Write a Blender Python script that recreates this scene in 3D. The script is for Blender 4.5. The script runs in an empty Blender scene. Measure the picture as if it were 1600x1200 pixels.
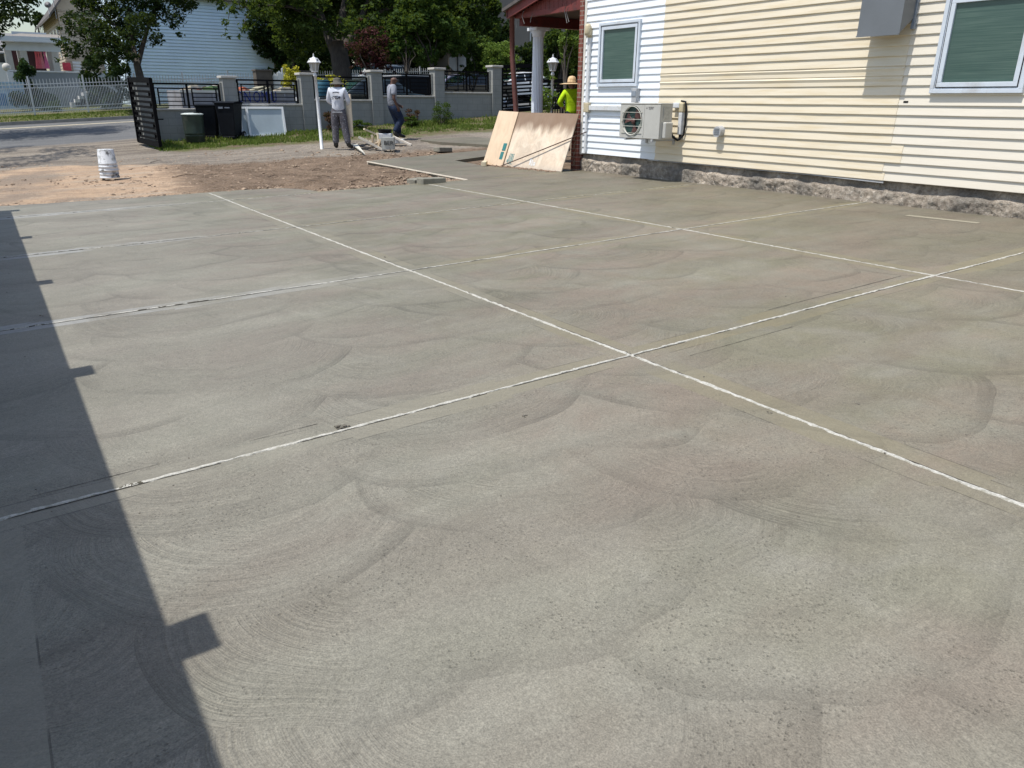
import bpy, bmesh, math, random
from mathutils import Vector, Matrix
R=random.Random(7)
sc=bpy.context.scene; COL=sc.collection
rad=math.radians
# ------------------------------------------------------------------ camera
PITCH,ROLL,YAW,F=0.36216218,0.00771792,0.59969505,1166.878
A_,B_=0.02145053,-0.00551843; CAMH=1.35
f0=Vector((math.sin(YAW),math.cos(YAW),0)); r0=Vector((math.cos(YAW),-math.sin(YAW),0)); zz=Vector((0,0,1))
fw=f0*math.cos(PITCH)-zz*math.sin(PITCH); up=f0*math.sin(PITCH)+zz*math.cos(PITCH)
cr=r0*math.cos(ROLL)+up*math.sin(ROLL); cu=up*math.cos(ROLL)-r0*math.sin(ROLL)
cam=bpy.data.cameras.new('camera'); co=bpy.data.objects.new('camera',cam); COL.objects.link(co)
M=Matrix((cr,cu,-fw)).transposed().to_4x4(); M.translation=Vector((0,0,CAMH)); co.matrix_world=M
cam.sensor_width=36; cam.lens=36*F/1600; cam.clip_start=.05; cam.clip_end=3000; sc.camera=co
def ray(px,py): return fw+cr*((px-800)/F)-cu*((py-600)/F)
def W(px,py,X):                      # survey point on the plane x=X
    d=ray(px,py); return Vector((0,0,CAMH))+d*(X/d.x)
def D(px,py,dep): return Vector((0,0,CAMH))+ray(px,py)*dep
def Yp(px,py,Y):
    d=ray(px,py); return Vector((0,0,CAMH))+d*(Y/d.y)
def sstep(t): t=min(max(t,0),1); return t*t*(3-2*t)
def gz(x,y):                         # lie of the land
    xc=min(max(x,-15),45)
    p=A_*min(max(xc,-3),17)+B_*min(y,24.6)
    if y<14: return p
    T=-.085+.059*xc
    if y<24.6:
        t=(y-14)/10.6; P2=A_*min(max(xc,-3),17)+B_*24.6
        return p+(T-P2)*t*t
    K=.22+.048*xc; L=.50+.052*xc
    if y<37.7: return T+(K-T)*(y-24.6)/13.1
    if y<39.2: return K+.1+(L-K-.1)*sstep((y-37.7)/1.5)
    return L+.012*(min(y,80)-39.2)
def G(px,py):
    d=ray(px,py); o=Vector((0,0,CAMH)); t=2.
    while t<120:
        p=o+d*t
        if p.z<gz(p.x,p.y): break
        t+=.15
    lo=t-.15;hi=t
    for _ in range(14):
        m=(lo+hi)/2;p=o+d*m
        if p.z<gz(p.x,p.y): hi=m
        else: lo=m
    p=o+d*hi; p.z=gz(p.x,p.y); return p
def hgt(px,pytop,base):              # world height of pixel above a base point
    d=ray(px,pytop); k=(base.x*fw.x+base.y*fw.y)/(d.x*fw.x+d.y*fw.y); return CAMH+d.z*k
# ------------------------------------------------------------------ node helpers
class NT:
    def __init__(s,name):
        s.m=bpy.data.materials.new(name); s.m.use_nodes=True; s.t=s.m.node_tree; s.n=s.t.nodes
        s.b=s.n['Principled BSDF']; s.oc=None
    def L(s,a,b): s.t.links.new(a,b)
    def put(s,sock,v):
        if hasattr(v,'is_linked'): s.L(v,sock)
        elif isinstance(v,(tuple,list)) and len(v)==3 and sock.type=='RGBA': sock.default_value=(*v,1)
        else: sock.default_value=v
    def math(s,op,a,b=0,c=0,clamp=False):
        n=s.n.new('ShaderNodeMath'); n.operation=op; n.use_clamp=clamp
        s.put(n.inputs[0],a); s.put(n.inputs[1],b)
        if op in('MULTIPLY_ADD','COMPARE','SMOOTH_MIN','SMOOTH_MAX'): s.put(n.inputs[2],c)
        return n.outputs[0]
    def pos(s):
        if not s.oc: s.oc=s.n.new('ShaderNodeTexCoord').outputs['Object']
        return s.oc
    def xyz(s,v=None):
        n=s.n.new('ShaderNodeSeparateXYZ'); s.L(v or s.pos(),n.inputs[0]); return n.outputs
    def comb(s,x,y,z=0):
        n=s.n.new('ShaderNodeCombineXYZ'); s.put(n.inputs[0],x);s.put(n.inputs[1],y);s.put(n.inputs[2],z); return n.outputs[0]
    def scale(s,v,k):
        n=s.n.new('ShaderNodeVectorMath'); n.operation='MULTIPLY'; s.put(n.inputs[0],v); n.inputs[1].default_value=k; return n.outputs[0]
    def noise(s,sc=5,det=3,v=None,rough=.5,col=False,dist=0):
        n=s.n.new('ShaderNodeTexNoise'); s.L(v or s.pos(),n.inputs['Vector']); n.inputs['Scale'].default_value=sc
        n.inputs['Detail'].default_value=det; n.inputs['Roughness'].default_value=rough; n.inputs['Distortion'].default_value=dist
        return n.outputs['Color' if col else 'Fac']
    def vor(s,sc=5,v=None,out='Distance',feat='F1',rand=1):
        n=s.n.new('ShaderNodeTexVoronoi'); n.feature=feat; s.L(v or s.pos(),n.inputs['Vector']); n.inputs['Scale'].default_value=sc
        n.inputs['Randomness'].default_value=rand; return n.outputs[out]
    def white(s,v):
        n=s.n.new('ShaderNodeTexWhiteNoise'); n.noise_dimensions='2D'; s.L(v,n.inputs['Vector']); return n.outputs['Value']
    def mr(s,v,a,b,c=0,d=1,smooth=False):
        n=s.n.new('ShaderNodeMapRange'); n.interpolation_type='SMOOTHSTEP' if smooth else 'LINEAR'
        s.put(n.inputs[0],v); 
        for i,k in enumerate((a,b,c,d)): s.put(n.inputs[i+1],k)
        return n.outputs[0]
    def mix(s,f,a,b,mode='MIX'):
        n=s.n.new('ShaderNodeMix'); n.data_type='RGBA'; n.blend_type=mode; s.put(n.inputs[0],f); s.put(n.inputs[6],a); s.put(n.inputs[7],b); return n.outputs[2]
    def bump(s,h,st=.3,dist=.02,nrm=None):
        n=s.n.new('ShaderNodeBump'); n.inputs['Strength'].default_value=st; n.inputs['Distance'].default_value=dist; s.L(h,n.inputs['Height'])
        if nrm: s.L(nrm,n.inputs['Normal'])
        return n.outputs[0]
    def set(s,col=None,rough=None,nrm=None,metal=None,spec=None):
        if col is not None: s.put(s.b.inputs['Base Color'],col)
        if rough is not None: s.put(s.b.inputs['Roughness'],rough)
        if nrm is not None: s.L(nrm,s.b.inputs['Normal'])
        if metal is not None: s.b.inputs['Metallic'].default_value=metal
        if spec is not None: s.b.inputs['Specular IOR Level'].default_value=spec
        return s.m
_mc={}
def mat(name,col,rough=.6,var=.18,sc=6,bump=0,bsc=60,metal=0,spec=.5,dirt=None,stretch=None):
    if name in _mc: return _mc[name]
    t=NT(name); v=t.scale(t.pos(),stretch) if stretch else None
    f=t.noise(sc,5,v,rough=.6)
    lo=tuple(c*(1-var) for c in col); hi=tuple(min(1,c*(1+var)) for c in col)
    c=t.mix(t.mr(f,.3,.7),lo,hi)
    if dirt: c=t.mix(t.mr(t.noise(sc*.6,6,None,.7),.52,.7),c,dirt)
    nb=t.bump(t.noise(bsc,4,v),bump,.01) if bump else None
    t.set(c,rough,nb,metal,spec); _mc[name]=t.m; return t.m
# ------------------------------------------------------------------ mesh helpers
class MB:
    def __init__(s): s.v=[];s.f=[];s.mi=[];s.sm=[]
    def add(s,vs,fs,mi=0,sm=False):
        o=len(s.v); s.v+=[tuple(v) for v in vs]; s.f+=[tuple(i+o for i in f) for f in fs]; s.mi+=[mi]*len(fs); s.sm+=[sm]*len(fs); return s
    def box(s,x0,y0,z0,x1,y1,z1,mi=0,rz=0,c=None):
        vs=[Vector((x,y,z)) for z in(z0,z1) for y in(y0,y1) for x in(x0,x1)]
        if rz:
            c=c or Vector(((x0+x1)/2,(y0+y1)/2,0)); m=Matrix.Rotation(rz,3,'Z'); vs=[m@(v-c)+c for v in vs]
        return s.add(vs,[(0,2,3,1),(4,5,7,6),(0,1,5,4),(2,6,7,3),(0,4,6,2),(1,3,7,5)],mi)
    def bar(s,a,b,w,h=None,mi=0,upv=(0,0,1)):
        a=Vector(a);b=Vector(b);h=h or w; d=(b-a).normalized(); u=Vector(upv)
        if abs(d.dot(u))>.95: u=Vector((1,0,0))
        sx=d.cross(u).normalized()*w/2; sy=sx.cross(d).normalized()*h/2
        vs=[p+i*sx+j*sy for p in(a,b) for i,j in((-1,-1),(1,-1),(1,1),(-1,1))]
        return s.add(vs,[(3,2,1,0),(4,5,6,7),(0,1,5,4),(1,2,6,5),(2,3,7,6),(3,0,4,7)],mi)
    def tube(s,pts,rs,n=8,mi=0,cap=True):
        pts=[Vector(p) for p in pts]
        if not isinstance(rs,(list,tuple)): rs=[rs]*len(pts)
        vs=[];fs=[];prev=None
        for i,p in enumerate(pts):
            d=(pts[min(i+1,len(pts)-1)]-pts[max(i-1,0)]).normalized()
            u=prev if prev is not None and abs(prev.dot(d))<.9 else (Vector((1,0,0)) if abs(d.x)<.8 else Vector((0,1,0)))
            a=d.cross(u).normalized(); b=d.cross(a).normalized(); prev=b.cross(d)*1. if False else u
            for k in range(n):
                t=2*math.pi*k/n; vs.append(p+(a*math.cos(t)+b*math.sin(t))*rs[i])
        for i in range(len(pts)-1):
            for k in range(n):
                fs.append((i*n+k,i*n+(k+1)%n,(i+1)*n+(k+1)%n,(i+1)*n+k))
        if cap: fs.append(tuple(range(n))); fs.append(tuple((len(pts)-1)*n+k for k in reversed(range(n))))
        return s.add(vs,fs,mi,True)
    def lathe(s,prof,n=20,c=(0,0,0),mi=0,a0=0,sx=1,sy=1,smooth=True):
        c=Vector(c); vs=[];fs=[]
        for r,z in prof:
            for k in range(n):
                t=2*math.pi*k/n+a0; vs.append(c+Vector((r*math.cos(t)*sx,r*math.sin(t)*sy,z)))
        for i in range(len(prof)-1):
            for k in range(n): fs.append((i*n+k,i*n+(k+1)%n,(i+1)*n+(k+1)%n,(i+1)*n+k))
        if prof[0][0]>1e-4: fs.append(tuple(reversed(range(n))))
        if prof[-1][0]>1e-4: fs.append(tuple((len(prof)-1)*n+k for k in range(n)))
        return s.add(vs,fs,mi,smooth)
    def ball(s,c,r,n=10,sx=1,sy=1,sz=1,mi=0):
        return s.lathe([(max(r*math.sin(math.pi*i/n),1e-5),-r*sz*math.cos(math.pi*i/n)) for i in range(n+1)],n*2,c,mi,0,sx,sy)
    def mesh(s,name,mats,origin=None):
        me=bpy.data.meshes.new(name)
        vs=s.v
        if origin is not None: vs=[(v[0]-origin[0],v[1]-origin[1],v[2]-origin[2]) for v in vs]
        me.from_pydata(vs,[],s.f)
        for m in mats: me.materials.append(m)
        me.polygons.foreach_set('material_index',s.mi); me.polygons.foreach_set('use_smooth',s.sm); me.update()
        return me
def link(name,me,parent=None,loc=None):
    o=bpy.data.objects.new(name,me); COL.objects.link(o)
    if parent: o.parent=parent
    if loc is not None: o.location=loc
    return o
def tag(o,label=None,cat=None,group=None,kind=None):
    if label: o['label']=label
    if cat: o['category']=cat
    if group: o['group']=group
    if kind: o['kind']=kind
    return o
def thing(name,label,cat,loc,rz=0,group=None):
    o=bpy.data.objects.new(name,None); COL.objects.link(o); o.location=loc; o.rotation_euler=(0,0,rz); o.empty_display_size=.2
    return tag(o,label,cat,group)
def wpart(name,mb,mats,root,par=None):      # part whose mesh is written in world coordinates, root unrotated
    if not isinstance(mats,(list,tuple)): mats=[mats]
    return link(name,mb.mesh(name,mats,root.location),par or root)
def part(name,mb,mats,par):                 # part written in local coordinates
    if not isinstance(mats,(list,tuple)): mats=[mats]
    return link(name,mb.mesh(name,mats),par)
def single(name,mb,mats,label,cat,group=None,origin=None):
    if not isinstance(mats,(list,tuple)): mats=[mats]
    if origin is None: 
        v=mb.v; origin=Vector((sum(p[0] for p in v)/len(v),sum(p[1] for p in v)/len(v),min(p[2] for p in v)))
    o=link(name,mb.mesh(name,mats,origin),None,origin); return tag(o,label,cat,group)
def struct(name,mb,mats):
    if not isinstance(mats,(list,tuple)): mats=[mats]
    return tag(link(name,mb.mesh(name,mats)),kind='structure')
def bevel(o,w=.004,seg=2):
    m=o.modifiers.new('bevel','BEVEL'); m.width=w; m.segments=seg; m.limit_method='ANGLE'; return o
def copy_tree(o,parent=None):
    c=o.copy(); COL.objects.link(c); c.parent=parent
    for ch in list(o.children): copy_tree(ch,c)
    return c
def text_mb(txt,size,ext=.002):
    cu_=bpy.data.curves.new('t','FONT'); cu_.body=txt; cu_.size=size; cu_.extrude=ext; cu_.align_x='CENTER'; cu_.align_y='CENTER'; cu_.resolution_u=3
    o=bpy.data.objects.new('t',cu_); COL.objects.link(o); dg=bpy.context.evaluated_depsgraph_get(); me=bpy.data.meshes.new_from_object(o.evaluated_get(dg))
    bpy.data.objects.remove(o); bpy.data.curves.remove(cu_); return me
# ------------------------------------------------------------------ materials
JX=[2.75,5.94]; JY=[-3.2,-.1,2.86,5.555,8.36,11.36]
def concrete_mat(name,main=True):
    t=NT(name); P=t.pos(); x,y,z=t.xyz()
    nA=t.noise(.9,3,t.scale(P,(.7,1.5,1)),.55); nB=t.noise(2.6,4,None,.6,dist=.6)
    wx=t.math('MULTIPLY',t.math('SUBTRACT',t.noise(1.0,1.5),.5),.30); wy=t.math('MULTIPLY',t.math('SUBTRACT',t.noise(1.0,2,t.scale(P,(1.1,.9,3))),.5),.34)
    # overlapping fans left by the sweeping trowel: discs in rows along x, further rows lie over nearer ones
    def fans(ang,h,s,Rr,seed):
        c_,s_=math.cos(ang),math.sin(ang); xw=t.math('ADD',x,wx); yw=t.math('ADD',y,wy)
        u=t.math('ADD',t.math('MULTIPLY',xw,c_),t.math('MULTIPLY',yw,s_)); v=t.math('ADD',t.math('MULTIPLY',xw,-s_),t.math('MULTIPLY',yw,c_))
        j1=t.math('FLOOR',t.math('DIVIDE',t.math('ADD',v,Rr),h)); res=None
        for k in (1,0):
            j=t.math('SUBTRACT',j1,k); hx=t.math('MULTIPLY',t.white(t.comb(j,seed)),s); uu=t.math('DIVIDE',t.math('ADD',u,hx),s); i0=t.math('FLOOR',t.math('SUBTRACT',uu,.5)); dy=t.math('SUBTRACT',v,t.math('MULTIPLY',j,h)); dy2=t.math('MULTIPLY',dy,dy)
            for o in (0,1):
                i=t.math('ADD',i0,o); jit=t.math('MULTIPLY',t.math('SUBTRACT',t.white(t.comb(i,t.math('ADD',j,seed+5.))),.5),.16)
                dx=t.math('MULTIPLY',t.math('SUBTRACT',t.math('SUBTRACT',uu,i),t.math('ADD',.5,jit)),s)
                d=t.math('SQRT',t.math('MULTIPLY_ADD',dx,dx,dy2)); tint=t.white(t.comb(t.math('ADD',i,.37),t.math('ADD',j,seed)))
                ins=t.math('LESS_THAN',d,Rr); cur=(d,tint,dx)
                if res is None: res=cur
                else: res=tuple(t.math('MULTIPLY_ADD',ins,t.math('SUBTRACT',a,b),b) for a,b in zip(cur,res))
        d,tint,dx=res
        edge=t.math('MULTIPLY',t.mr(d,Rr-.09,Rr,0,1,True),t.mr(t.noise(1.7,2),.36,.6)); edge=t.math('MULTIPLY',edge,t.math('LESS_THAN',d,Rr))
        lines=t.noise(1,2.5,t.comb(t.math('MULTIPLY',d,68),t.math('MULTIPLY',dx,1.6),t.math('MULTIPLY',tint,50)),.8)
        return tint,edge,lines,t.math('MINIMUM',t.math('DIVIDE',d,Rr),1)
    t1,e1,l1,f1=fans(.06,.62,1.16,.80,3.); t2,e2,l2,f2=fans(-.22,.50,.92,.64,11.)
    k=t.mr(t.noise(.5,2,t.scale(P,(1,1,2))),.44,.56,0,1,True)
    def mx(a,b): return t.math('ADD',t.math('MULTIPLY',a,t.math('SUBTRACT',1,k)),t.math('MULTIPLY',b,k))
    tint=mx(t1,t2); edge=mx(e1,e2); lines=mx(l1,l2); fr=mx(f1,f2)
    green=(.174,.166,.117); pink=(.204,.173,.135); grey=(.206,.196,.156)
    c=t.mix(t.mr(nA,.38,.62,0,1,True),green,pink); c=t.mix(t.mr(nB,.42,.72),c,grey)
    dry=t.mr(t.math('ADD',x,t.math('MULTIPLY',nA,2)),1.2,4.6,1,0,True); c=t.mix(t.math('MULTIPLY',dry,.7),c,t.mix(nB,(.214,.207,.174),(.256,.249,.215)))
    damp=t.mr(t.math('ADD',x,t.math('MULTIPLY',nB,1.2)),5.6,8.4,0,1,True); c=t.mix(t.math('MULTIPLY',damp,.45),c,(.122,.11,.078))
    val=t.math('ADD',.95,t.math('MULTIPLY',tint,.065)); val=t.math('MULTIPLY',val,t.math('ADD',1.03,t.math('MULTIPLY',fr,-.06)))
    lm=t.mr(t.noise(1.1,3,None,.6),.43,.68); lines_d=t.mr(lines,.36,.62,0,1)
    # sweeps show most at the near left corner
    nearl=t.math('MULTIPLY',t.mr(x,.3,1.0,.9,0,True),t.mr(y,2.6,3.2,1,0,True)); lm=t.math('MAXIMUM',lm,nearl)
    lamp=t.math('MULTIPLY_ADD',lm,.20,.035)
    val=t.math('MULTIPLY',val,t.math('SUBTRACT',1.04,t.math('MULTIPLY',lamp,t.math('SUBTRACT',1,lines_d))))
    val=t.math('MULTIPLY',val,t.math('SUBTRACT',1,t.math('MULTIPLY',edge,.20)))
    st=t.noise(1,4,t.comb(t.math('MULTIPLY',x,.9),t.math('MULTIPLY',y,5.),0.),.6); val=t.math('MULTIPLY',val,t.mr(st,.3,.7,.93,1.06)); st2=t.noise(1,4,t.comb(t.math('MULTIPLY_ADD',y,.15,t.math('MULTIPLY',x,.33)),t.math('MULTIPLY',y,1.35),4.),.6,dist=.5); val=t.math('MULTIPLY',val,t.mr(st2,.34,.66,.93,1.04,True)); c=t.mix(t.math('MULTIPLY',t.mr(st2,.36,.6,1,0,True),t.mr(y,3.6,1.5,.10,.34)),c,(.178,.142,.112))
    g1=t.noise(210,2,None,.6); g2=t.noise(70,3,None,.65); g3=t.noise(17,4,None,.65)
    val=t.math('MULTIPLY',val,t.mr(g1,.3,.7,.74,1.24)); val=t.math('MULTIPLY',val,t.mr(g2,.32,.68,.87,1.12)); val=t.math('MULTIPLY',val,t.mr(g3,.3,.7,.95,1.05))
    pv=t.math('ADD',t.vor(52,t.scale(P,(1,1.4,1))),t.mr(t.noise(19,2),.35,.6,.2,-.02)); pit=t.math('MULTIPLY',t.mr(pv,.10,.34,1,0,True),t.mr(t.noise(2.0,3,t.scale(P,(.5,1.6,1))),.44,.58)); pit=t.math('MULTIPLY',pit,t.mr(y,3.4,6.5,1,.15)); val=t.math('MULTIPLY',val,t.math('SUBTRACT',1,t.math('MULTIPLY',pit,.17)))
    pv2=t.vor(11); pit2=t.math('MULTIPLY',t.mr(pv2,.018,.035,1,0),t.math('GREATER_THAN',t.noise(7,1),.52)); val=t.math('MULTIPLY',val,t.math('SUBTRACT',1,t.math('MULTIPLY',pit2,.62)))
    spk=t.mr(t.vor(55),.0,.10,1,0); spk=t.math('MULTIPLY',spk,t.math('GREATER_THAN',t.noise(40,1),.56))
    bandmask=None
    if main:
        def dist(v,js):
            d=None
            for j in js:
                a=t.math('ABSOLUTE',t.math('SUBTRACT',v,j)); d=a if d is None else t.math('MINIMUM',d,a)
            return d
        dx=dist(x,JX); dy=dist(y,JY); d=t.math('MINIMUM',dx,dy)
        bw=t.math('ADD',.095,t.math('MULTIPLY',t.math('GREATER_THAN',t.noise(.8,0),.5),.035))
        band=t.math('MULTIPLY',t.math('LESS_THAN',d,bw),t.mr(t.noise(1.7,3),.36,.52))
        lb_=t.math('MULTIPLY',t.math('LESS_THAN',x,-.13),t.math('LESS_THAN',y,2.75)); band=t.math('MAXIMUM',band,lb_)
        far_=t.math('MULTIPLY',dry,t.mr(y,3.5,4.5,.35,1)); bcol=t.mix(far_,t.mix(nA,(.185,.158,.092),(.20,.185,.13)),(.31,.315,.31))
        c=t.mix(t.math('MULTIPLY',band,.72),c,bcol); keep=t.math('MULTIPLY',band,.45); val=t.math('ADD',t.math('MULTIPLY',val,t.math('SUBTRACT',1,keep)),keep)
        l_=t.math('MINIMUM',t.math('ABSOLUTE',t.math('SUBTRACT',d,bw)),t.math('MAXIMUM',t.math('ABSOLUTE',t.math('SUBTRACT',x,-.13)),t.math('MULTIPLY',t.math('GREATER_THAN',y,2.75),9)))
        ln=t.math('MULTIPLY',t.math('LESS_THAN',l_,.0028),t.mr(t.noise(2.3,3),.5,.56)); val=t.math('MULTIPLY',val,t.math('SUBTRACT',1,t.math('MULTIPLY',ln,.45)))
        bandmask=band
    rgb=t.n.new('ShaderNodeVectorMath'); rgb.operation='SCALE'; t.L(c,rgb.inputs[0]); t.L(val,rgb.inputs['Scale'])
    c2=t.mix(t.math('MULTIPLY',spk,.35),rgb.outputs[0],(.42,.42,.38))
    hgt_=t.math('ADD',t.math('MULTIPLY',g1,.55),t.math('MULTIPLY',g2,.7)); hgt_=t.math('ADD',hgt_,t.math('MULTIPLY',t.math('MULTIPLY',lines_d,lm),.9)); hgt_=t.math('SUBTRACT',hgt_,t.math('MULTIPLY',pit,1.25)); hgt_=t.math('SUBTRACT',hgt_,t.math('MULTIPLY',edge,.5))
    if bandmask is not None: hgt_=t.math('MULTIPLY',hgt_,t.math('SUBTRACT',1,t.math('MULTIPLY',bandmask,.6)))
    t.set(c2,t.mr(nB,.3,.7,.55,.7),t.bump(hgt_,.6,.006),0,.4)
    return t.m
M_conc=concrete_mat('fresh_concrete'); M_conc2=concrete_mat('fresh_concrete_walk',False)
M_joint=None
def joint_mat():
    t=NT('joint_strip'); x,y,z=t.xyz(); n=t.noise(4,5,None,.8); f=t.noise(75,4,None,.75); g=t.noise(24,4,None,.7)
    c=t.mix(t.mr(f,.36,.62),(.34,.335,.295),(.56,.55,.51)); c=t.mix(t.mr(g,.54,.66,0,.6),c,(.26,.25,.20))
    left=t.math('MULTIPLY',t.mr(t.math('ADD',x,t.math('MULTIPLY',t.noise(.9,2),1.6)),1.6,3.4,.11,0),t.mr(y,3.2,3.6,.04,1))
    sh=t.math('MULTIPLY',t.mr(x,.2,.9,.08,0),t.mr(y,3.2,3.6,1,0)); left=t.math('ADD',left,sh)  # shade over the near left joint painted in as extra dark flecks
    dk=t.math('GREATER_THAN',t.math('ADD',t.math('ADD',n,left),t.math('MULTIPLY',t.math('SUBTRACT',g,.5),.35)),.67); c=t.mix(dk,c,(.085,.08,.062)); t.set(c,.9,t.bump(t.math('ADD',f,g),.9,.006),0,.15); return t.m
M_joint=joint_mat()
def ground_mat():
    t=NT('ground_soil'); P=t.pos(); x,y,z=t.xyz()
    n1=t.noise(.45,5,None,.6); n2=t.noise(2.2,6,None,.7); n3=t.noise(30,4,None,.7); ns=t.noise(1.2,5,t.scale(P,(.35,1.6,1)),.65)
    sand=t.mix(t.mr(n2,.35,.65),(.52,.375,.255),(.38,.27,.185)); sand=t.mix(t.mr(ns,.50,.7),sand,(.42,.355,.28)); sand=t.mix(t.mr(t.math('ADD',n1,t.mr(x,.3,1.4,.12,0)),0.56,.66,0,.6),sand,(.19,.165,.14)); sand=t.mix(t.mr(n3,.60,.75,0,.6),sand,(.50,.44,.36))
    soil=t.mix(t.mr(n2,.35,.65),(.115,.08,.054),(.25,.18,.125)); soil=t.mix(t.mr(n3,.5,.72),soil,(.30,.235,.175)); soil=t.mix(t.mr(t.noise(8,5,None,.7),.57,.66,0,.85),soil,(.05,.036,.026))
    grav=t.mix(t.mr(ns,.38,.62),(.16,.135,.11),(.30,.26,.21)); grav=t.mix(t.mr(n3,.5,.75),grav,(.36,.33,.29))
    # soil mound where the bed was dug: x>3.4
    m=t.mr(t.math('ADD',x,t.math('ADD',t.math('MULTIPLY',n2,1.6),t.math('MULTIPLY',y,-.13))),1.25,2.1,0,1,True)
    c=t.mix(m,sand,soil)
    m2=t.mr(t.math('ADD',y,t.math('ADD',t.math('MULTIPLY',n2,1.1),t.math('ADD',t.math('MULTIPLY',x,-.05),t.mr(x,1.0,4.5,-2.4,0)))),17.9,18.5,0,1,True)
    c=t.mix(m2,c,grav)
    lawn=t.mix(n2,(.06,.09,.025),(.14,.15,.055))
    m3=t.math('MULTIPLY',t.mr(t.math('ADD',y,t.math('MULTIPLY',n2,.8)),21.6,22.1,0,1),t.mr(x,3.9,4.3,0,1)); c=t.mix(m3,c,t.mix(t.mr(n2,.4,.6),soil,lawn))
    m4=t.mr(t.math('ADD',y,t.math('MULTIPLY',t.noise(.7,4,t.scale(P,(.5,2,1))),2.5)),27.0,27.8,0,1); asp=t.mix(t.mr(ns,.3,.7),(.13,.135,.14),(.19,.19,.19)); c=t.mix(m4,c,asp)
    m5=t.mr(y,37.9,38.,0,1); c=t.mix(m5,c,t.mix(t.mr(n1,.4,.6),lawn,(.17,.15,.08)))
    val=t.mr(n3,.3,.7,.82,1.16); rgb=t.n.new('ShaderNodeVectorMath'); rgb.operation='SCALE'; t.L(c,rgb.inputs[0]); t.L(val,rgb.inputs['Scale'])
    t.set(rgb.outputs[0],.93,t.bump(t.math('ADD',n3,t.noise(9,5)),.9,.05),0,.2); return t.m
M_ground=ground_mat()
def siding_mat(name,col,stain=(.86,.76,.56),st=.6):
    t=NT(name); v=t.scale(t.pos(),(1,.6,9)); n=t.noise(2.2,5,v,.65); f=t.noise(5,4,t.scale(t.pos(),(1,.35,26)),.6); cell=t.white(t.comb(t.math('FLOOR',t.math('MULTIPLY',t.xyz()[2],9.05)),1.0))
    c=t.mix(t.mr(n,.46,.70,0,st),col,tuple(a*b for a,b in zip(col,stain))); c=t.mix(t.mr(f,.4,.8,0,.3),c,tuple(a*.88 for a in col)); c=t.mix(t.math('MULTIPLY',cell,.1),c,tuple(a*.84 for a in col))
    t.set(c,.5,t.bump(f,.12,.004),0,.35); return t.m
M_cream=siding_mat('cream_vinyl',(.735,.66,.515)); M_white=siding_mat('white_vinyl',(.80,.84,.88),(.95,.95,.92),.2); M_pale=siding_mat('pale_wood',(.73,.68,.58),(.9,.86,.78),.3)
M_blueside=mat('pale_blue_vinyl',(.71,.85,.98),.5,.06,.8,.0,spec=.3); M_tan=mat('tan_vinyl',(.42,.35,.27),.6,.08,2)
def stone_mat():
    t=NT('old_foundation'); P=t.pos(); x,y,z=t.xyz(); n=t.noise(2.2,6,None,.7); n2=t.noise(16,6,None,.75); n4=t.noise(5,6,None,.75,dist=1.2)
    c=t.mix(t.mr(n,.38,.62),(.34,.295,.24),(.50,.43,.35)); c=t.mix(t.mr(n2,.5,.7),c,(.68,.62,.53)); c=t.mix(t.mr(t.noise(1.1,3,t.scale(P,(1,1,.2))),.5,.6,0,.8),c,(.20,.19,.17))
    c=t.mix(t.mr(n2,.32,.45,.8,0),c,(.13,.11,.09)); c=t.mix(t.mr(n4,.44,.49,0,1),t.mix(.35,c,(.16,.13,.11)),c)
    t.set(c,.94,t.bump(t.math('ADD',n2,t.math('MULTIPLY',n4,.8)),1,.05),0,.15); return t.m
M_stone=stone_mat()
def brick_mat():
    t=NT('red_brick'); x,y,z=t.xyz(); n=t.n.new('ShaderNodeTexBrick'); t.L(t.comb(t.math('ADD',x,y),z),n.inputs['Vector']); n.inputs['Scale'].default_value=1; n.inputs['Brick Width'].default_value=.21; n.inputs['Row Height'].default_value=.075; n.inputs['Mortar Size'].default_value=.008
    n.inputs['Color1'].default_value=(.26,.07,.045,1); n.inputs['Color2'].default_value=(.16,.045,.03,1); n.inputs['Mortar'].default_value=(.30,.24,.2,1)
    t.set(t.mix(t.mr(t.noise(20,4),.4,.7,0,.4),n.outputs[0],(.12,.05,.04)),.85,t.bump(n.outputs[1],-.5,.01)); return t.m
M_brick=brick_mat()
def block_mat():
    t=NT('grey_block_wall'); x,y,z=t.xyz(); n=t.n.new('ShaderNodeTexBrick'); t.L(t.comb(t.math('ADD',x,y),z),n.inputs['Vector']); n.inputs['Scale'].default_value=1; n.inputs['Brick Width'].default_value=.42; n.inputs['Row Height'].default_value=.21; n.inputs['Mortar Size'].default_value=.006
    k=t.noise(2.5,5,None,.65); a=t.mix(t.mr(k,.3,.7),(.235,.245,.235),(.32,.325,.31)); t.put(n.inputs['Color1'],a); t.put(n.inputs['Color2'],t.mix(.5,a,(.27,.28,.27))); n.inputs['Mortar'].default_value=(.21,.215,.205,1)
    t.set(n.outputs[0],.9,t.bump(t.noise(90,3),.3,.01)); return t.m
M_block=block_mat(); M_cap=mat('cap_concrete',(.50,.48,.44),.9,.15,8,.3)
M_black=mat('black_paint',(.006,.006,.007),.7,.2,10,spec=.08); M_blackpl=mat('black_plastic',(.007,.009,.013),.55,.3,6,.1,30,spec=.15)
M_whitep=mat('white_paint',(.64,.66,.68),.4,.06,8,dirt=(.5,.48,.42)); M_grass=None
M_glass=None
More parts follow.
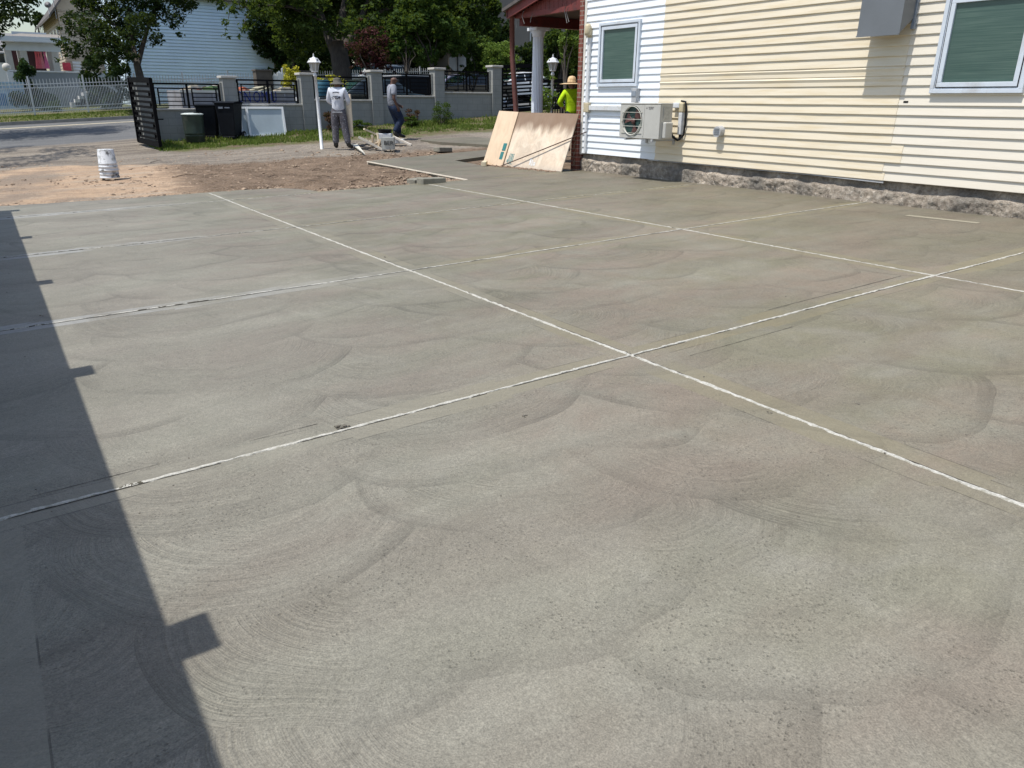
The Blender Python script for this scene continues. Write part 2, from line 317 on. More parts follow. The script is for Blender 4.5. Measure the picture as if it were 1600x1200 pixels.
def glass_mat():
    t=NT('green_window_glass'); P=t.pos(); n=t.noise(3,4,t.scale(P,(1,.5,22)),.6); m=t.noise(2.3,3); c=t.mix(t.mr(n,.35,.7),(.045,.090,.078),(.088,.142,.122)); c=t.mix(t.mr(m,.45,.65,0,.35),c,(.05,.09,.085))
    t.set(c,.22,t.bump(t.noise(2.5,2),.03,.02),0,.45); return t.m
M_glass=glass_mat(); M_dglass=mat('dark_glass',(.015,.02,.024),.08,.3,1); M_frame=mat('window_frame_vinyl',(.60,.66,.73),.45,.05,5,dirt=(.5,.52,.54))
M_metalg=mat('grey_sheet_metal',(.17,.185,.20),.5,.07,3,metal=.2); M_acw=mat('ac_casing',(.48,.475,.44),.5,.05,6,dirt=(.42,.4,.35)); M_beige=mat('aged_beige_plastic',(.52,.45,.30),.55,.1,12); M_greyp=mat('grey_plastic',(.42,.43,.44),.5,.08,6)
M_darkred=mat('dark_red_paint',(.155,.032,.028),.6,.2,4,.1,30,dirt=(.07,.03,.03)); M_postbr=mat('brown_red_post',(.11,.038,.03),.6,.25,6,.2,30); M_roofdk=mat('roof_shingle',(.10,.09,.085),.9,.25,9,.4,40)
def wood_mat(name,col,gr=(1,1,12),dark=.6):
    t=NT(name); v=t.scale(t.pos(),gr); n=t.noise(6,6,v,.7,dist=.8); m=t.noise(3,5,None,.65)
    c=t.mix(t.mr(n,.35,.7),col,tuple(a*dark for a in col)); c=t.mix(t.mr(m,.45,.75,0,.5),c,tuple(a*b for a,b in zip(col,(.75,.72,.68)))); t.set(c,.8,t.bump(n,.25,.005),0,.25); return t.m
M_ply=wood_mat('plywood_new',(.72,.56,.40),(1,1.5,.35),.8)
M_plank=wood_mat('pine_plank',(.88,.76,.58),(14,14,.6),.75); M_oldwood=wood_mat('weathered_wood',(.40,.31,.21),(3,3,3),.5)
def leaf_mat(name,c1,c2,c3,tr=.25):
    t=NT(name); g=t.n.new('ShaderNodeNewGeometry'); r=g.outputs['Random Per Island']; c=t.mix(t.mr(r,0,.6),c1,c2); c=t.mix(t.mr(r,.8,1),c,c3); c=t.mix(t.mr(t.noise(.6,3),.35,.65,0,.6),c,c1)
    t.set(c,.62,None,0,.12); tl=t.n.new('ShaderNodeBsdfTranslucent'); t.L(t.mix(.5,c,(.30,.42,.05)),tl.inputs[0]); ms=t.n.new('ShaderNodeMixShader'); ms.inputs[0].default_value=tr
    out=t.n['Material Output']; t.L(t.b.outputs[0],ms.inputs[1]); t.L(tl.outputs[0],ms.inputs[2]); t.L(ms.outputs[0],out.inputs[0]); return t.m
ML_dark=leaf_mat('leaf_dark_green',(.006,.016,.005),(.017,.038,.010),(.06,.10,.03),.14); ML_mid=leaf_mat('leaf_mid_green',(.010,.024,.006),(.034,.066,.015),(.13,.185,.05),.28); ML_bright=leaf_mat('leaf_bright_green',(.017,.04,.008),(.045,.085,.017),(.13,.19,.05))
ML_red=leaf_mat('leaf_dark_red',(.022,.006,.009),(.06,.012,.017),(.13,.035,.04),.1); ML_cedar=leaf_mat('leaf_cedar',(.012,.035,.014),(.028,.065,.022),(.05,.1,.035),.1); ML_yel=leaf_mat('leaf_yellow',(.25,.24,.02),(.55,.50,.04),(.7,.62,.1),.2); ML_brown=leaf_mat('leaf_brown',(.05,.028,.02),(.10,.05,.035),(.14,.09,.05),.1); ML_vine=leaf_mat('leaf_vine',(.06,.11,.02),(.16,.24,.05),(.35,.45,.12),.3)
ML_grass=leaf_mat('grass_blades',(.075,.13,.022),(.17,.22,.045),(.30,.28,.11),.2)
M_bark=mat('bark',(.048,.04,.032),.9,.4,3,.8,12,stretch=(4,4,.8))
# ------------------------------------------------------------------ light
EL=rad(67.0); AZ=math.atan2(.035,-.30)     # direction TO the sun in plan
sd=Vector((math.cos(AZ)*math.cos(EL),math.sin(AZ)*math.cos(EL),math.sin(EL)))
sun=bpy.data.lights.new('sun','SUN'); sun.energy=4.1; sun.angle=rad(.53); sun.color=(1,.955,.88); so=bpy.data.objects.new('sun',sun); COL.objects.link(so); so.rotation_euler=sd.to_track_quat('Z','Y').to_euler(); so.location=(0,0,30)
w=bpy.data.worlds.new('World'); sc.world=w; w.use_nodes=True; nt=w.node_tree; sk=nt.nodes.new('ShaderNodeTexSky'); sk.sky_type='NISHITA'; sk.sun_disc=False; sk.sun_elevation=EL; sk.sun_rotation=math.atan2(sd.x,sd.y); sk.air_density=1.2; sk.dust_density=1.6; sk.ozone_density=1.5
nt.links.new(sk.outputs[0],nt.nodes['Background'].inputs[0]); nt.nodes['Background'].inputs[1].default_value=.135
sc.view_settings.view_transform='Standard'; sc.view_settings.look='None'; sc.view_settings.exposure=0.2; sc.view_settings.gamma=1
sc.cycles.max_bounces=6; sc.cycles.transparent_max_bounces=8
# ------------------------------------------------------------------ ground and concrete
def hashn(x,y,s=1.0):
    from mathutils import noise
    return noise.noise(Vector((x*s,y*s,3.3)))
def axis(fine0,fine1,step,outs):
    a=[];v=fine0
    while v<fine1+1e-6: a.append(v); v+=step
    lo=[fine0-o for o in reversed(outs)]; hi=[a[-1]+o for o in outs]; return lo+a+hi
outs=[.3,.8,1.6,3,5,8,12,18,26,40,60,90,140,220,350,600]
gx=axis(-3.5,17,.085,outs); gy=axis(11.2,23.2,.075,[.3,.7,1.1,1.5,1.9,2.4,3,4,5,6.5,8,10,12,14,14.5,15,15.5,16,17,18.5,22,28,38,55,80,120,200,350,600])
WALK=[(575,252),(735,281),(700,292),(905,292),(905,270),(800,262.5),(766,256.5),(742,249),(783,243.5),(783,231),(700,238.5)]
mb=MB(); nx=len(gx)
mounds=[(4.6,13.1,.9,.05),(5.4,12.2,.6,.04),(6.3,13.3,.5,.04),(3.0,12.7,.7,.02),(7.3,20.3,.35,.10),(8.0,20.6,.4,.07),(9.6,18.6,.8,.07),(6.3,17.2,1.0,.05)]
for yy in gy:
    for xx in gx:
        z=gz(xx,yy)
        if yy<24:
            n=hashn(xx,yy,.55)*.022+hashn(xx,yy,2.1)*.012+hashn(xx,yy,6)*.008
            if yy<12.9 or xx>8.5 and yy<20: z-=.06
            else: z-=.035
            if 12.2<yy<19 and xx>3: n+=hashn(xx,yy,4.2)*.022+hashn(xx,yy,9)*.020
            z+=n
            for mx_,my_,mr_,mh_ in mounds:
                q=((xx-mx_)**2+(yy-my_)**2)/mr_**2
                if q<1: z+=mh_*(1-q)**2
        if yy<11.25 and -1.5<xx<9.6: z=gz(xx,yy)-.13
        if xx>6.9 and 11.2<yy<17.6 : z=min(z,gz(xx,yy)-.07)
        mb.v.append((xx,yy,z))
for j in range(len(gy)-1):
    for i in range(nx-1):
        a=j*nx+i; mb.f.append((a,a+1,a+nx+1,a+nx)); mb.mi.append(0); mb.sm.append(True)
struct('ground',mb,M_ground)
def slab(name,pts,m,thick=.11,lift=0,z=None):
    vs=[(p[0],p[1],(gz(p[0],p[1]) if z is None else z)+lift) for p in pts]; n=len(vs)
    ar=sum(vs[i][0]*vs[(i+1)%n][1]-vs[(i+1)%n][0]*vs[i][1] for i in range(n))
    if ar<0: vs=vs[::-1]
    mb=MB(); mb.add(vs,[tuple(range(n))]); mb.add([v for p in vs for v in(p,(p[0],p[1],p[2]-thick))],[(2*i,2*i+1,2*((i+1)%n)+1,2*((i+1)%n)) for i in range(n)])
    return struct(name,mb,m)
def jag(a,b,n,amp,seed):
    r=random.Random(seed); out=[]
    for i in range(n):
        t=i/n; dx,dy=b[0]-a[0],b[1]-a[1]; L=math.hypot(dx,dy); o=r.uniform(-amp,amp) if i else 0
        out.append((a[0]+dx*t-dy/L*o,a[1]+dy*t+dx/L*o))
    return out
# main pour, far edge ragged where it meets the dirt
far=[(-1.6,12.85),(.07,12.77),(1.66,12.50),(3.27,12.45),(3.88,12.27),(4.07,11.95),(4.20,11.42),(5.9,11.40),(5.93,11.36),(6.83,11.36)]
edge=[]
for i in range(len(far)-1): edge+=jag(far[i],far[i+1],14,.018,i+3)
edge.append(far[-1])
main_pts=[(-1.6,-5),(9.34,-5),(9.34,11.36),(9.0,11.36)]+list(reversed(edge))
slab('driveway_slab',main_pts,M_conc)
gW=lambda px,py:(G(px,py).x,G(px,py).y)
w0,w1=gW(575,252),(6.83,11.36)
_w=0
walk=[w1,(9.0,11.36),(9.25,11.5),(9.25,11.75),(8.78,12.0),(8.72,12.6)]+[gW(757,259.2),gW(711,250.8)]+[gW(766,243.2),gW(800,240),gW(800,230.5),gW(767,233.5),gW(700,239.8),gW(640,245.8)]+[w0]
slab('front_walk',walk,M_conc2,lift=.001)
slab('garden_path',[gW(657,218.5),gW(687,221.8),gW(704,222.8),gW(790,227.5),gW(800,219),gW(737,213.5)],M_conc2,lift=-.0)
# form board along the walk's edge
mb=MB(); L=[w1,w0]
a=Vector((w1[0],w1[1],gz(*w1)-.035)); b=Vector((w0[0],w0[1],gz(*w0)-.035)); n_=Vector((-1,0,0))*.022
mb.bar(a+n_+Vector((0,0,.028)),b+n_+Vector((0,0,.028)),.02,.02); mb.bar((w0[0],w0[1]+.03,b.z),tuple(Vector((*gW(640,245),0))*1+Vector((0,.03,gz(*gW(640,245))-.035))),.014,.07)
single('form_board',mb,mat('form_lumber',(.75,.68,.56),.7,.15,5),'long pale timber form board along the edge of the new walkway','board')
# joint strips, ragged felt laid on the surface
def strip(name,pts,w=.017,seed=1):
    r=random.Random(seed); top=[];mb=MB()
    for k in range(len(pts)-1):
        a,b=pts[k],pts[k+1]; Ln=math.hypot(b[0]-a[0],b[1]-a[1]); n=max(2,int(Ln/.028)); ux,uy=(b[0]-a[0])/Ln,(b[1]-a[1])/Ln
        for i in range(n+1):
            t=i/n; wob=math.sin(Ln*t*1.9+seed)*.003+r.uniform(-.0035,.0035); hw=w/2*(r.uniform(.55,1.2)+.25*math.sin(i*.33+seed)*math.sin(i*.071))
            cx,cy=a[0]+(b[0]-a[0])*t-uy*wob,a[1]+(b[1]-a[1])*t+ux*wob; z=gz(cx,cy)
            top+=[(cx+uy*hw,cy-ux*hw,z-.002),(cx+uy*hw*.7,cy-ux*hw*.7,z+.002+r.uniform(0,.003)),(cx-uy*hw*.7,cy+ux*hw*.7,z+.002+r.uniform(0,.003)),(cx-uy*hw,cy+ux*hw,z-.002)]
    m=len(top)//4
    mb.add(top,[(4*i+j,4*i+j+1,4*i+5+j,4*i+4+j) for i in range(m-1) for j in range(3)])
    struct(name,mb,M_joint)
    # dark crack along its lower side
def crack(pts,off,seed,w=.006,duty=.8):
    r=random.Random(seed); mb=MB()
    for k in range(len(pts)-1):
        a,b=pts[k],pts[k+1]; Ln=math.hypot(b[0]-a[0],b[1]-a[1]); n=int(Ln/.05); ux,uy=(b[0]-a[0])/Ln,(b[1]-a[1])/Ln; nxn,nyn=-uy,ux
        on=True; left=r.uniform(.3,2)
        prev=None
        for i in range(n+1):
            left-=.05
            if left<0: on=not on; left=r.uniform(.5,2.2)*duty if on else r.uniform(.1,.8)*(1.3-duty)
            t=i/n; o=off+r.uniform(-.0015,.0015)+math.sin(Ln*t*1.9+seed)*.002; hw=w/2*r.uniform(.4,1.2) if on else .0004
            cx,cy=a[0]+(b[0]-a[0])*t+nxn*o,a[1]+(b[1]-a[1])*t+nyn*o; z=gz(cx,cy)+.0015
            q=[(cx+nxn*hw,cy+nyn*hw,z),(cx-nxn*hw,cy-nyn*hw,z)]
            if prev and on: mb.add(prev+q,[(0,1,3,2)])
            prev=q
    struct('joint_gap',mb,M_gap)
M_gap=mat('joint_gap_dark',(.035,.032,.026),.95,.3,20)
lines=[([(2.78,12.35),(2.755,8.36),(2.75,5.55),(2.745,2.86),(2.75,-3)],0.023,1),([(5.96,11.3),(5.95,8.38),(5.96,5.56),(5.91,2.86),(5.91,-3)],0.018,2),
([(-1.5,2.85),(-.1,2.86),(2.75,2.86),(5.93,2.87),(9.3,2.87)],0.023,3),([(-1.5,5.57),(2.75,5.545),(5.95,5.56),(9.3,5.545)],0.018,4),([(-1.5,8.38),(2.74,8.33),(5.95,8.38),(9.3,8.36)],.013,5),([(-1.5,11.45),(.03,11.39),(2.76,11.26),(4.1,11.26)],.012,6)]
for i,(p,wd,sd_) in enumerate(lines):
    strip('expansion_joint',p,wd,sd_); 
    # gap on the side facing the camera
    crack(p,(.011 if i<2 else -.011),sd_+20,.007 if wd>.018 else .010,.97 if i in(4,5,3) else .75)
# faint trowel line beside two joints, pale patch near the wall
def decal(name,pts,m,lift):
    mb=MB(); mb.add([(x,y,gz(x,y)+lift) for x,y in pts],[tuple(range(len(pts)))]); return struct(name,mb,m)
pa,pb=G(1420,336),G(1532,348); d_=Vector((pb.x-pa.x,pb.y-pa.y)).normalized(); nn=Vector((-d_.y,d_.x))*-.10
decal('trowel_mark',[(pa.x,pa.y),(pa.x+nn.x,pa.y+nn.y),(pb.x+nn.x,pb.y+nn.y),(pb.x,pb.y)],mat('pale_skim',(.27,.25,.19),.7,.1,20),.003)
crack([(4.1,3.00),(5.9,3.02)],0,77,.006,.95); crack([(3.0,2.66),(3.9,2.67)],.0,78,.003,.5); crack([(-.1,2.98),(1.0,2.99)],.0,79,.003,.8)
# edge seam of the neighbouring strip at the left
# clods and crumbs left on the concrete
def stones(name,spots,label,cat,m,kind=None):
    mb=MB()
    for (x,y,z,s,seed) in spots:
        r=random.Random(seed); bm=bmesh.new(); bmesh.ops.create_icosphere(bm,subdivisions=1,radius=s)
        sc_=(r.uniform(.7,1.4),r.uniform(.7,1.4),r.uniform(.45,.9)); a=r.uniform(0,6.28)
        vs=[]
        for v in bm.verts:
            k=r.uniform(.75,1.15); p=Vector((v.co.x*sc_[0]*k,v.co.y*sc_[1]*k,v.co.z*sc_[2]*k)); p.rotate(Matrix.Rotation(a,3,'Z')); vs.append((p.x+x,p.y+y,p.z+z+s*.25))
        fs=[tuple(v.index for v in f.verts) for f in bm.faces]; bm.free(); mb.add(vs,fs)
    o=link(name,mb.mesh(name,[m])); tag(o,label,cat,kind=kind or 'stuff'); return o
q=[]
cl=G(536,667)
for i in range(14): q.append((cl.x+R.uniform(-.035,.035),cl.y+R.uniform(-.02,.02),gz(cl.x,cl.y)+.004,R.uniform(.003,.010),i))
for px,py in [(765,403),(1385,707),(1200,646),(980,552),(1340,629),(63,494),(735,458),(820,650),(600,402),(1100,587)]:
    p=G(px,py); 
    for i in range(3): q.append((p.x+R.uniform(-.02,.02),p.y+R.uniform(-.015,.015),p.z,R.uniform(.002,.008),i+int(px)))
for i in range(260):
    x,y=R.uniform(-.3,9),R.uniform(.6,11); q.append((x,y,gz(x,y),R.choice([.0015,.0025,.002,.004]),i+500))
stones('concrete_crumbs',q,'small dark crumbs of mortar scattered on the fresh concrete','crumbs',mat('crumb',(.13,.12,.10),.95,.3,30))
q=[]
for i in range(5200):
    t=R.random(); x=R.uniform(-1.4,7.0); 
    if t<.45: 
        y=(12.8-.13*max(x,0)+abs(R.gauss(0,.22))) if x<4.0 else 11.47+abs(R.gauss(0,.25))
    else: x=R.uniform(-1.4,9.5); y=R.uniform(12.6,21)
    if x>6.9 and y<16.4: continue
    q.append((x,y,gz(x,y)-.045,abs(R.gauss(.009,.013))+.004,i+900))
for i in range(300):
    x,y=R.uniform(6.0,6.8),R.uniform(11.42,13.2); q.append((x,y,gz(x,y)-.055,R.uniform(.008,.022),i))
stones('soil_clods',q,'loose clods, pebbles and rubble lying on the bare soil','rubble',mat('clod',(.28,.21,.15),.95,.6,9))
# concrete block rubble beside the form board
for i,(px,py,ln,dp,ht,rz,lab) in enumerate([(674,286,.46,.2,.085,.12,'long grey concrete block lying at the slab corner'),(652,284.5,.30,.2,.06,.3,'smaller grey block with a broken end behind the long one'),(692,234,.42,.26,.06,.15,'flat grey paving stone lying on the soil beside the walkway')]):
    p=G(px,py); mb=MB(); mb.box(-ln/2,-dp/2,-.05,ln/2,dp/2,ht)
    o=tag(link('concrete_block',mb.mesh('concrete_block',[mat('old_block',(.23,.22,.18),.95,.25,6,.5,30)]),None,p),lab,'block','grey concrete blocks lying about the soil'); o.rotation_euler=(R.uniform(-.04,.04),R.uniform(-.05,.05),rz); bevel(o,.012,2)
for i in range(16):
    rr=random.Random(i+40); 
    if i<9: x,y=rr.uniform(4.2,6.8),rr.uniform(11.7,15.5)
    else: x,y=rr.uniform(2.5,9.5),rr.uniform(13,19.5)
    a=rr.uniform(0,3.1); L_=rr.uniform(.15,.5); z=gz(x,y)-.015; mb=MB(); mb.tube([(x,y,z),(x+L_*.5*math.cos(a),y+L_*.5*math.sin(a),z+rr.uniform(0,.04)),(x+L_*math.cos(a+.2),y+L_*math.sin(a+.2),z)],[.007,.006,.003],5)
    o=single('twig',mb,mat('twig',(.10,.07,.05),.9,.3,20),'dark broken root or twig lying on the bare soil','twig','twigs on the bare soil')
q=[]
for i in range(90):
    x,y=R.uniform(4.4,6.9),11.55+abs(R.gauss(0,.28)); q.append((x,y,gz(x,y)-.03,R.uniform(.015,.05),i+77))
for i in range(60):
    x,y=R.uniform(5.8,6.9),R.uniform(11.5,14.5); q.append((x,y,gz(x,y)-.03,R.uniform(.01,.04),i+177))
stones('edge_rubble',q,'lumps of broken soil and concrete heaped along the slab edge','rubble',mat('rubble_brown',(.22,.16,.115),.95,.5,9))
# kerb and markings of the far street
mb=MB(); n=30
for i in range(n):
    x0=-25+i*2.2; x1=x0+2.2
    for yy,zt in((37.75,.14),):
        a,b,c,d=[(x0,yy),(x1,yy),(x1,yy+.16),(x0,yy+.16)]
        mb.add([(a[0],a[1],gz(*a)-.3),(b[0],b[1],gz(*b)-.3),(b[0],b[1],gz(b[0],37.69)+zt),(a[0],a[1],gz(a[0],37.69)+zt),(c[0],c[1],gz(b[0],37.69)+zt),(d[0],d[1],gz(a[0],37.69)+zt),(c[0],c[1],gz(*c)-.3),(d[0],d[1],gz(*d)-.3)],[(0,1,2,3),(3,2,4,5),(5,4,6,7)])
struct('kerb',mb,mat('kerb_stone',(.27,.26,.24),.9,.2,3))
mb=MB(); y0=G(30,200).y
for i in range(40):
    x0=-25+i*1.6; x1=x0+1.6; mb.add([(x,y,gz(x,y)+.006) for x,y in((x0,y0-.14),(x1,y0-.14),(x1,y0+.14),(x0,y0+.14))],[(0,1,2,3)])
struct('road_line',mb,mat('road_paint',(.62,.55,.38),.8,.2,2))
# grass
def grass(name,fn,n,label,h=(.05,.14),w=.012,m=None):
    mb=MB()
    for i in range(n):
        x,y,k=fn(); z=gz(x,y)-.04; hh=R.uniform(*h)*k; a=R.uniform(0,6.28); dx,dy=math.cos(a)*w,math.sin(a)*w; lx,ly=R.uniform(-.5,.5)*hh,R.uniform(-.5,.5)*hh
        mb.add([(x-dx,y-dy,z),(x+dx,y+dy,z),(x+dx*.5+lx*.5,y+dy*.5+ly*.5,z+hh*.7),(x+lx,y+ly,z+hh)],[(0,1,2,3)])
    o=link(name,mb.mesh(name,[m or ML_grass])); return tag(o,label,'grass',kind='stuff')
def fn1():
    while True:
        x=R.uniform(3.9,16.2); y=R.uniform(21.9,24.35)
        edge_=22.1+.35*hashn(x,y,.9)+.3*hashn(x,0,2.5)
        if y<edge_ and R.random()>.12: continue
        if hashn(x,y,1.3)<-.22 and R.random()<.85: continue
        return x,y,1+.5*hashn(x,y,.7)+(.5 if y>23.6 else 0)
grass('grass_verge',fn1,15000,'uneven green grass and weeds along the foot of the grey wall',(.03,.10),.014)
def fn2():
    x=R.uniform(-8,9); return x,R.uniform(38.0,39.6),1
grass('roadside_grass',fn2,9000,'strip of mown grass between far kerb and white fence',(.05,.12),.03)
def fn3():
    x=R.uniform(9,16); y=R.uniform(17,21.5); 
    return x,y,.5
# ------------------------------------------------------------------ near house
HX=9.30; CS=.1105; Z0=.4555
root=thing('house','long house clad in cream, white and pale siding over an old stone footing','house',(HX,3,0))
house=root
def siding(name,y0f,y1f,m,zs,k0=0,style=None,xo=0,base=HX):
    mb=MB()
    for k in range(k0,zs):
        z=Z0+k*CS; y0,y1=y0f(z),y1f(z)
        if y0 is None: continue
        segs=max(1,int(abs(y1-y0)/.5)); r=random.Random(k*7+int(y0*10)); wob=[r.uniform(-.0022,.0022) for _ in range(segs+1)]; zw=[r.uniform(-.0012,.0012) for _ in range(segs+1)]
        st=style and style(k)
        if st: prof=[(-.003,.118),(-.004,.112),(-.024,.080),(-.013,.045),(-.017,.0),(-.013,-.006),(0,-.008)]
        else: prof=[(-.001,.118),(-.004,.107),(-.0225,.002),(-.022,-.003),(-.016,-.006),(0,-.007)]
        vs=[];np_=len(prof)
        for i in range(segs+1):
            y=y0+(y1-y0)*i/segs
            for dx,dz in prof: vs.append((base+xo+dx+wob[i]*(1 if dx<-.004 else 0),y,z+dz+zw[i]))
        mb.add(vs,[(i*np_+j,i*np_+j+1,(i+1)*np_+j+1,(i+1)*np_+j) for i in range(segs) for j in range(np_-1)])
        mb.add([vs[j] for j in range(np_)],[tuple(range(np_))]); mb.add([vs[segs*np_+j] for j in range(np_)],[tuple(reversed(range(np_)))])
    return wpart(name,mb,m,root)
def seamR(z):
    if z>.86: return 5.35
    if z>.64: return 5.19
    return 5.40 if z>.5 else 5.37
NC=50
siding('siding',lambda z:seamR(z),lambda z:9.41,M_cream,NC,0,lambda k:k in(10,11),-.004)
o=siding('siding',lambda z:9.405,lambda z:11.34,M_white,NC,0,None,0); o['label']='white siding at the far end'
o=siding('siding',lambda z:-6.,lambda z:seamR(z)+.09,M_pale,NC,0,None,.003); o['label']='pale weathered siding at the near end'
mb=MB(); mb.add([(HX+.03,-6,.452),(HX+.03,11.34,.452),(HX+.03,11.34,6),(HX+.03,-6,6)],[(0,1,2,3)]); mb.box(HX+.061,-6,.12,HX+9,11.36,6)
wpart('wall',mb,M_pale,root)
mb=MB(); mb.add([(HX-.45,-6.5,5.95),(HX-.45,11.8,5.95),(HX+4.5,11.8,8.2),(HX+4.5,-6.5,8.2),(HX+9.5,11.8,5.95),(HX+9.5,-6.5,5.95)],[(0,3,2,1),(3,5,4,2)]); mb.box(HX-.45,-6.5,5.8,HX+9.5,11.8,5.945)
wpart('roof',mb,M_roofdk,root)
# corner trim
mb=MB(); mb.box(HX-.022,11.325,.43,HX+.04,11.385,6); wpart('corner_trim',mb,mat('trim',(.68,.66,.60),.6,.1,5),root)
mb=MB(); mb.box(HX-.012,5.37,Z0-.02,HX+.01,9.35,Z0-.012); mb.box(HX-.02,9.3,Z0-.022,HX+.01,9.55,Z0-.006); mb.bar((HX-.018,5.36,Z0-.03),(HX-.01,6.4,Z0-.012),.012,.012); wpart('starter_strip',mb,M_greyp,root)
# foundation : rough irregular face
mb=MB(); ny=1050; nz=18
from mathutils import noise as mn
for i in range(ny+1):
    y=-6+(17.36)*i/ny
    for j in range(nz+1):
        t=j/nz; zb=gz(9.2,y)-.05; z=zb+(.475-zb)*t
        ledge=.055+.03*mn.noise(Vector((y*1.3,0,1)))
        zt=.335+.04*mn.noise(Vector((y*1.1,2,0)))+.03*mn.noise(Vector((y*5,2,0)))
        k=1-sstep((z-zt+.02)/.035)
        x=9.345-ledge*k-.022*mn.noise(Vector((y*2.3,z*4,0)))*k-.017*mn.noise(Vector((y*7,z*9+y*3,2)))*k-.012*mn.noise(Vector((y*17,z*22-y*6,5)))*(.35+k)-.010*mn.noise(Vector((y*44,z*46,5)))*(.5+k)
        mb.v.append((x,y,z))
for i in range(ny):
    for j in range(nz):
        a=i*(nz+1)+j; mb.f.append((a,a+nz+1,a+nz+2,a+1)); mb.mi.append(0); mb.sm.append(True)
mb.add([(9.345,11.36,.0),(9.345,11.36,.47),(9.9,11.36,.47),(9.9,11.36,0)],[(0,1,2,3)])
wpart('foundation',mb,M_stone,root)
def window(y0,y1,z0,z1,lab):
    # outer casing
    f=MB(); X=HX-.03
    def ring(f,a0,a1,b0,b1,wd,x0,x1):
        f.box(x0,a0,b0,x1,a1,b0+wd); f.box(x0,a0,b1-wd,x1,a1,b1); f.box(x0,a0,b0+wd,x1,a0+wd,b1-wd); f.box(x0,a1-wd,b0+wd,x1,a1,b1-wd)
    ring(f,y0,y1,z0,z1,.045,X-.028,HX+.03); ring(f,y0+.045,y1-.045,z0+.045,z1-.045,.014,X-.012,HX+.03)
    fo=wpart('window',f,M_frame,root); fo['label']=lab; bevel(fo,.004,2)
    s=MB(); ring(s,y0+.066,y1-.066,z0+.066,z1-.066,.05,X-.022,HX+.03); so_=wpart('sash',s,M_frame,root,fo); bevel(so_,.004,2)
    g=MB(); g.box(X+.004,y0+.114,z0+.114,X+.012,y1-.114,z1-.114); wpart('pane',g,M_glass,root,fo)
    g=MB(); g.box(X-.019,y0+.0602,z0+.0602,X-.0,y1-.0602,z1-.0602,0); 
    k=MB(); ring(k,y0+.0595,y1-.0595,z0+.0595,z1-.0595,.006,X-.02,X+.0); wpart('gasket',k,M_black,root,fo)
window(9.915,10.94,1.597,2.615,'small window in the white siding'); window(3.99,4.985,1.468,2.515,'window in the pale siding')
# short trim pieces on siding
mb=MB(); mb.box(HX-.0185,5.232,1.365,HX-.014,5.29,1.385); wpart('vent_slot',mb,M_black,root)
# brick edge of the front wall
mb=MB(); mb.box(9.26,11.39,.02,9.50,11.50,6.0); mb.box(9.215,11.40,.02,9.255,11.56,1.05); mb.box(9.5,11.40,.02,18,11.62,6)
wpart('brick_front',mb,M_brick,root)
mb=MB()
for k in range(26): 
    mb.bar((9.22-.002*k%.01,11.45+.02*math.sin(k),1.0-.03*k),(9.2+.02*math.sin(k*2.),11.45+.03*math.cos(k*3),.96-.03*k),.006)
wpart('dry_vine',mb,M_oldwood,root)
# ------------------------------------------------------------------ things on the wall
XW=HX-.018
# hooded vent
r_=thing('vent_hood','grey sheet metal hood hanging high on the cream siding','vent hood',(XW,5.6,2.1))
mb=MB(); y0,y1=5.33,5.86; xa=9.0; zb=2.11; zt=2.95
fr=[(xa,zb),(xa,zt),(xa+.04,zt+.1),(XW,zt+.1),(XW,2.32),(XW-.07,2.26)]
mb.add([(x,y0,z) for x,z in fr]+[(x,y1,z) for x,z in fr],[tuple(range(6)),tuple(reversed(range(6,12))),(0,6,7,1),(1,7,8,2),(2,8,9,3)])
mb.box(xa-.004,y0-.006,zb-.012,xa+.008,y1+.006,zb+.004); mb.box(xa-.006,y0-.008,zb,xa+.004,y0+.012,zt)
wpart('hood',mb,M_metalg,r_)
mb=MB(); mb.box(XW-.035,5.315,2.2,XW+.004,5.345,3.05); mb.box(XW-.05,5.3,2.17,XW,5.34,2.23); wpart('side_flange',mb,mat('grey_flange',(.22,.26,.31),.4,.1,3),r_)
# dryer vent
r_=thing('wall_vent','small round grey vent cap on the cream siding','vent cap',(XW,8.04,.95))
mb=MB(); 
pr_=[];
for i in range(21):
    t=math.pi*2*i/20; pr_.append((8.045+.072*math.cos(t),.95+.078*math.sin(t)))
mb.add([(XW+.006,y,z) for y,z in pr_[:-1]]+[(XW-.10,y,z-.01) for y,z in pr_[:-1]],[tuple(range(20)),tuple(reversed(range(20,40)))]+[(i,(i+1)%20,20+(i+1)%20,20+i) for i in range(20)],0,False)
wpart('cap',mb,M_greyp,r_)
for z in(.905,.93,.955,.98): 
    mb=MB(); mb.box(XW-.108,7.995,z,XW-.1005,8.095,z+.008); wpart('louvre',mb,mat('louvre_dark',(.2,.21,.22),.5),r_)
# conduit and security light
r_=thing('wall_light','old beige light fixture at the top of the conduit near the house corner','wall light',(XW,11.21,2.5))
mb=MB(); mb.lathe([(.02,0),(.055,.01),(.062,.05),(.06,.15),(.04,.19),(.0,.2)],14,(XW-.06,11.21,2.43)); wpart('lamp_head',mb,M_beige,r_)
mb=MB(); mb.box(XW-.03,11.165,2.40,XW+.004,11.255,2.56); wpart('back_box',mb,M_beige,r_)
r_=thing('cable_trunking','white plastic trunking running down the corner and across to the outdoor unit','trunking',(XW,11.2,.5))
mb=MB(); mb.box(XW-.045,11.165,1.24,XW,11.235,2.40); mb.box(XW-.04,11.175,.47,XW,11.225,1.18); bevel(wpart('upright_duct',mb,M_whitep,r_),.006)
mb=MB(); mb.box(XW-.05,9.75,1.205,XW,11.12,1.285); bevel(wpart('cross_duct',mb,M_whitep,r_),.006)
mb=MB(); mb.box(XW-.06,11.12,1.17,XW,11.26,1.33); bevel(wpart('elbow',mb,M_beige,r_),.01)
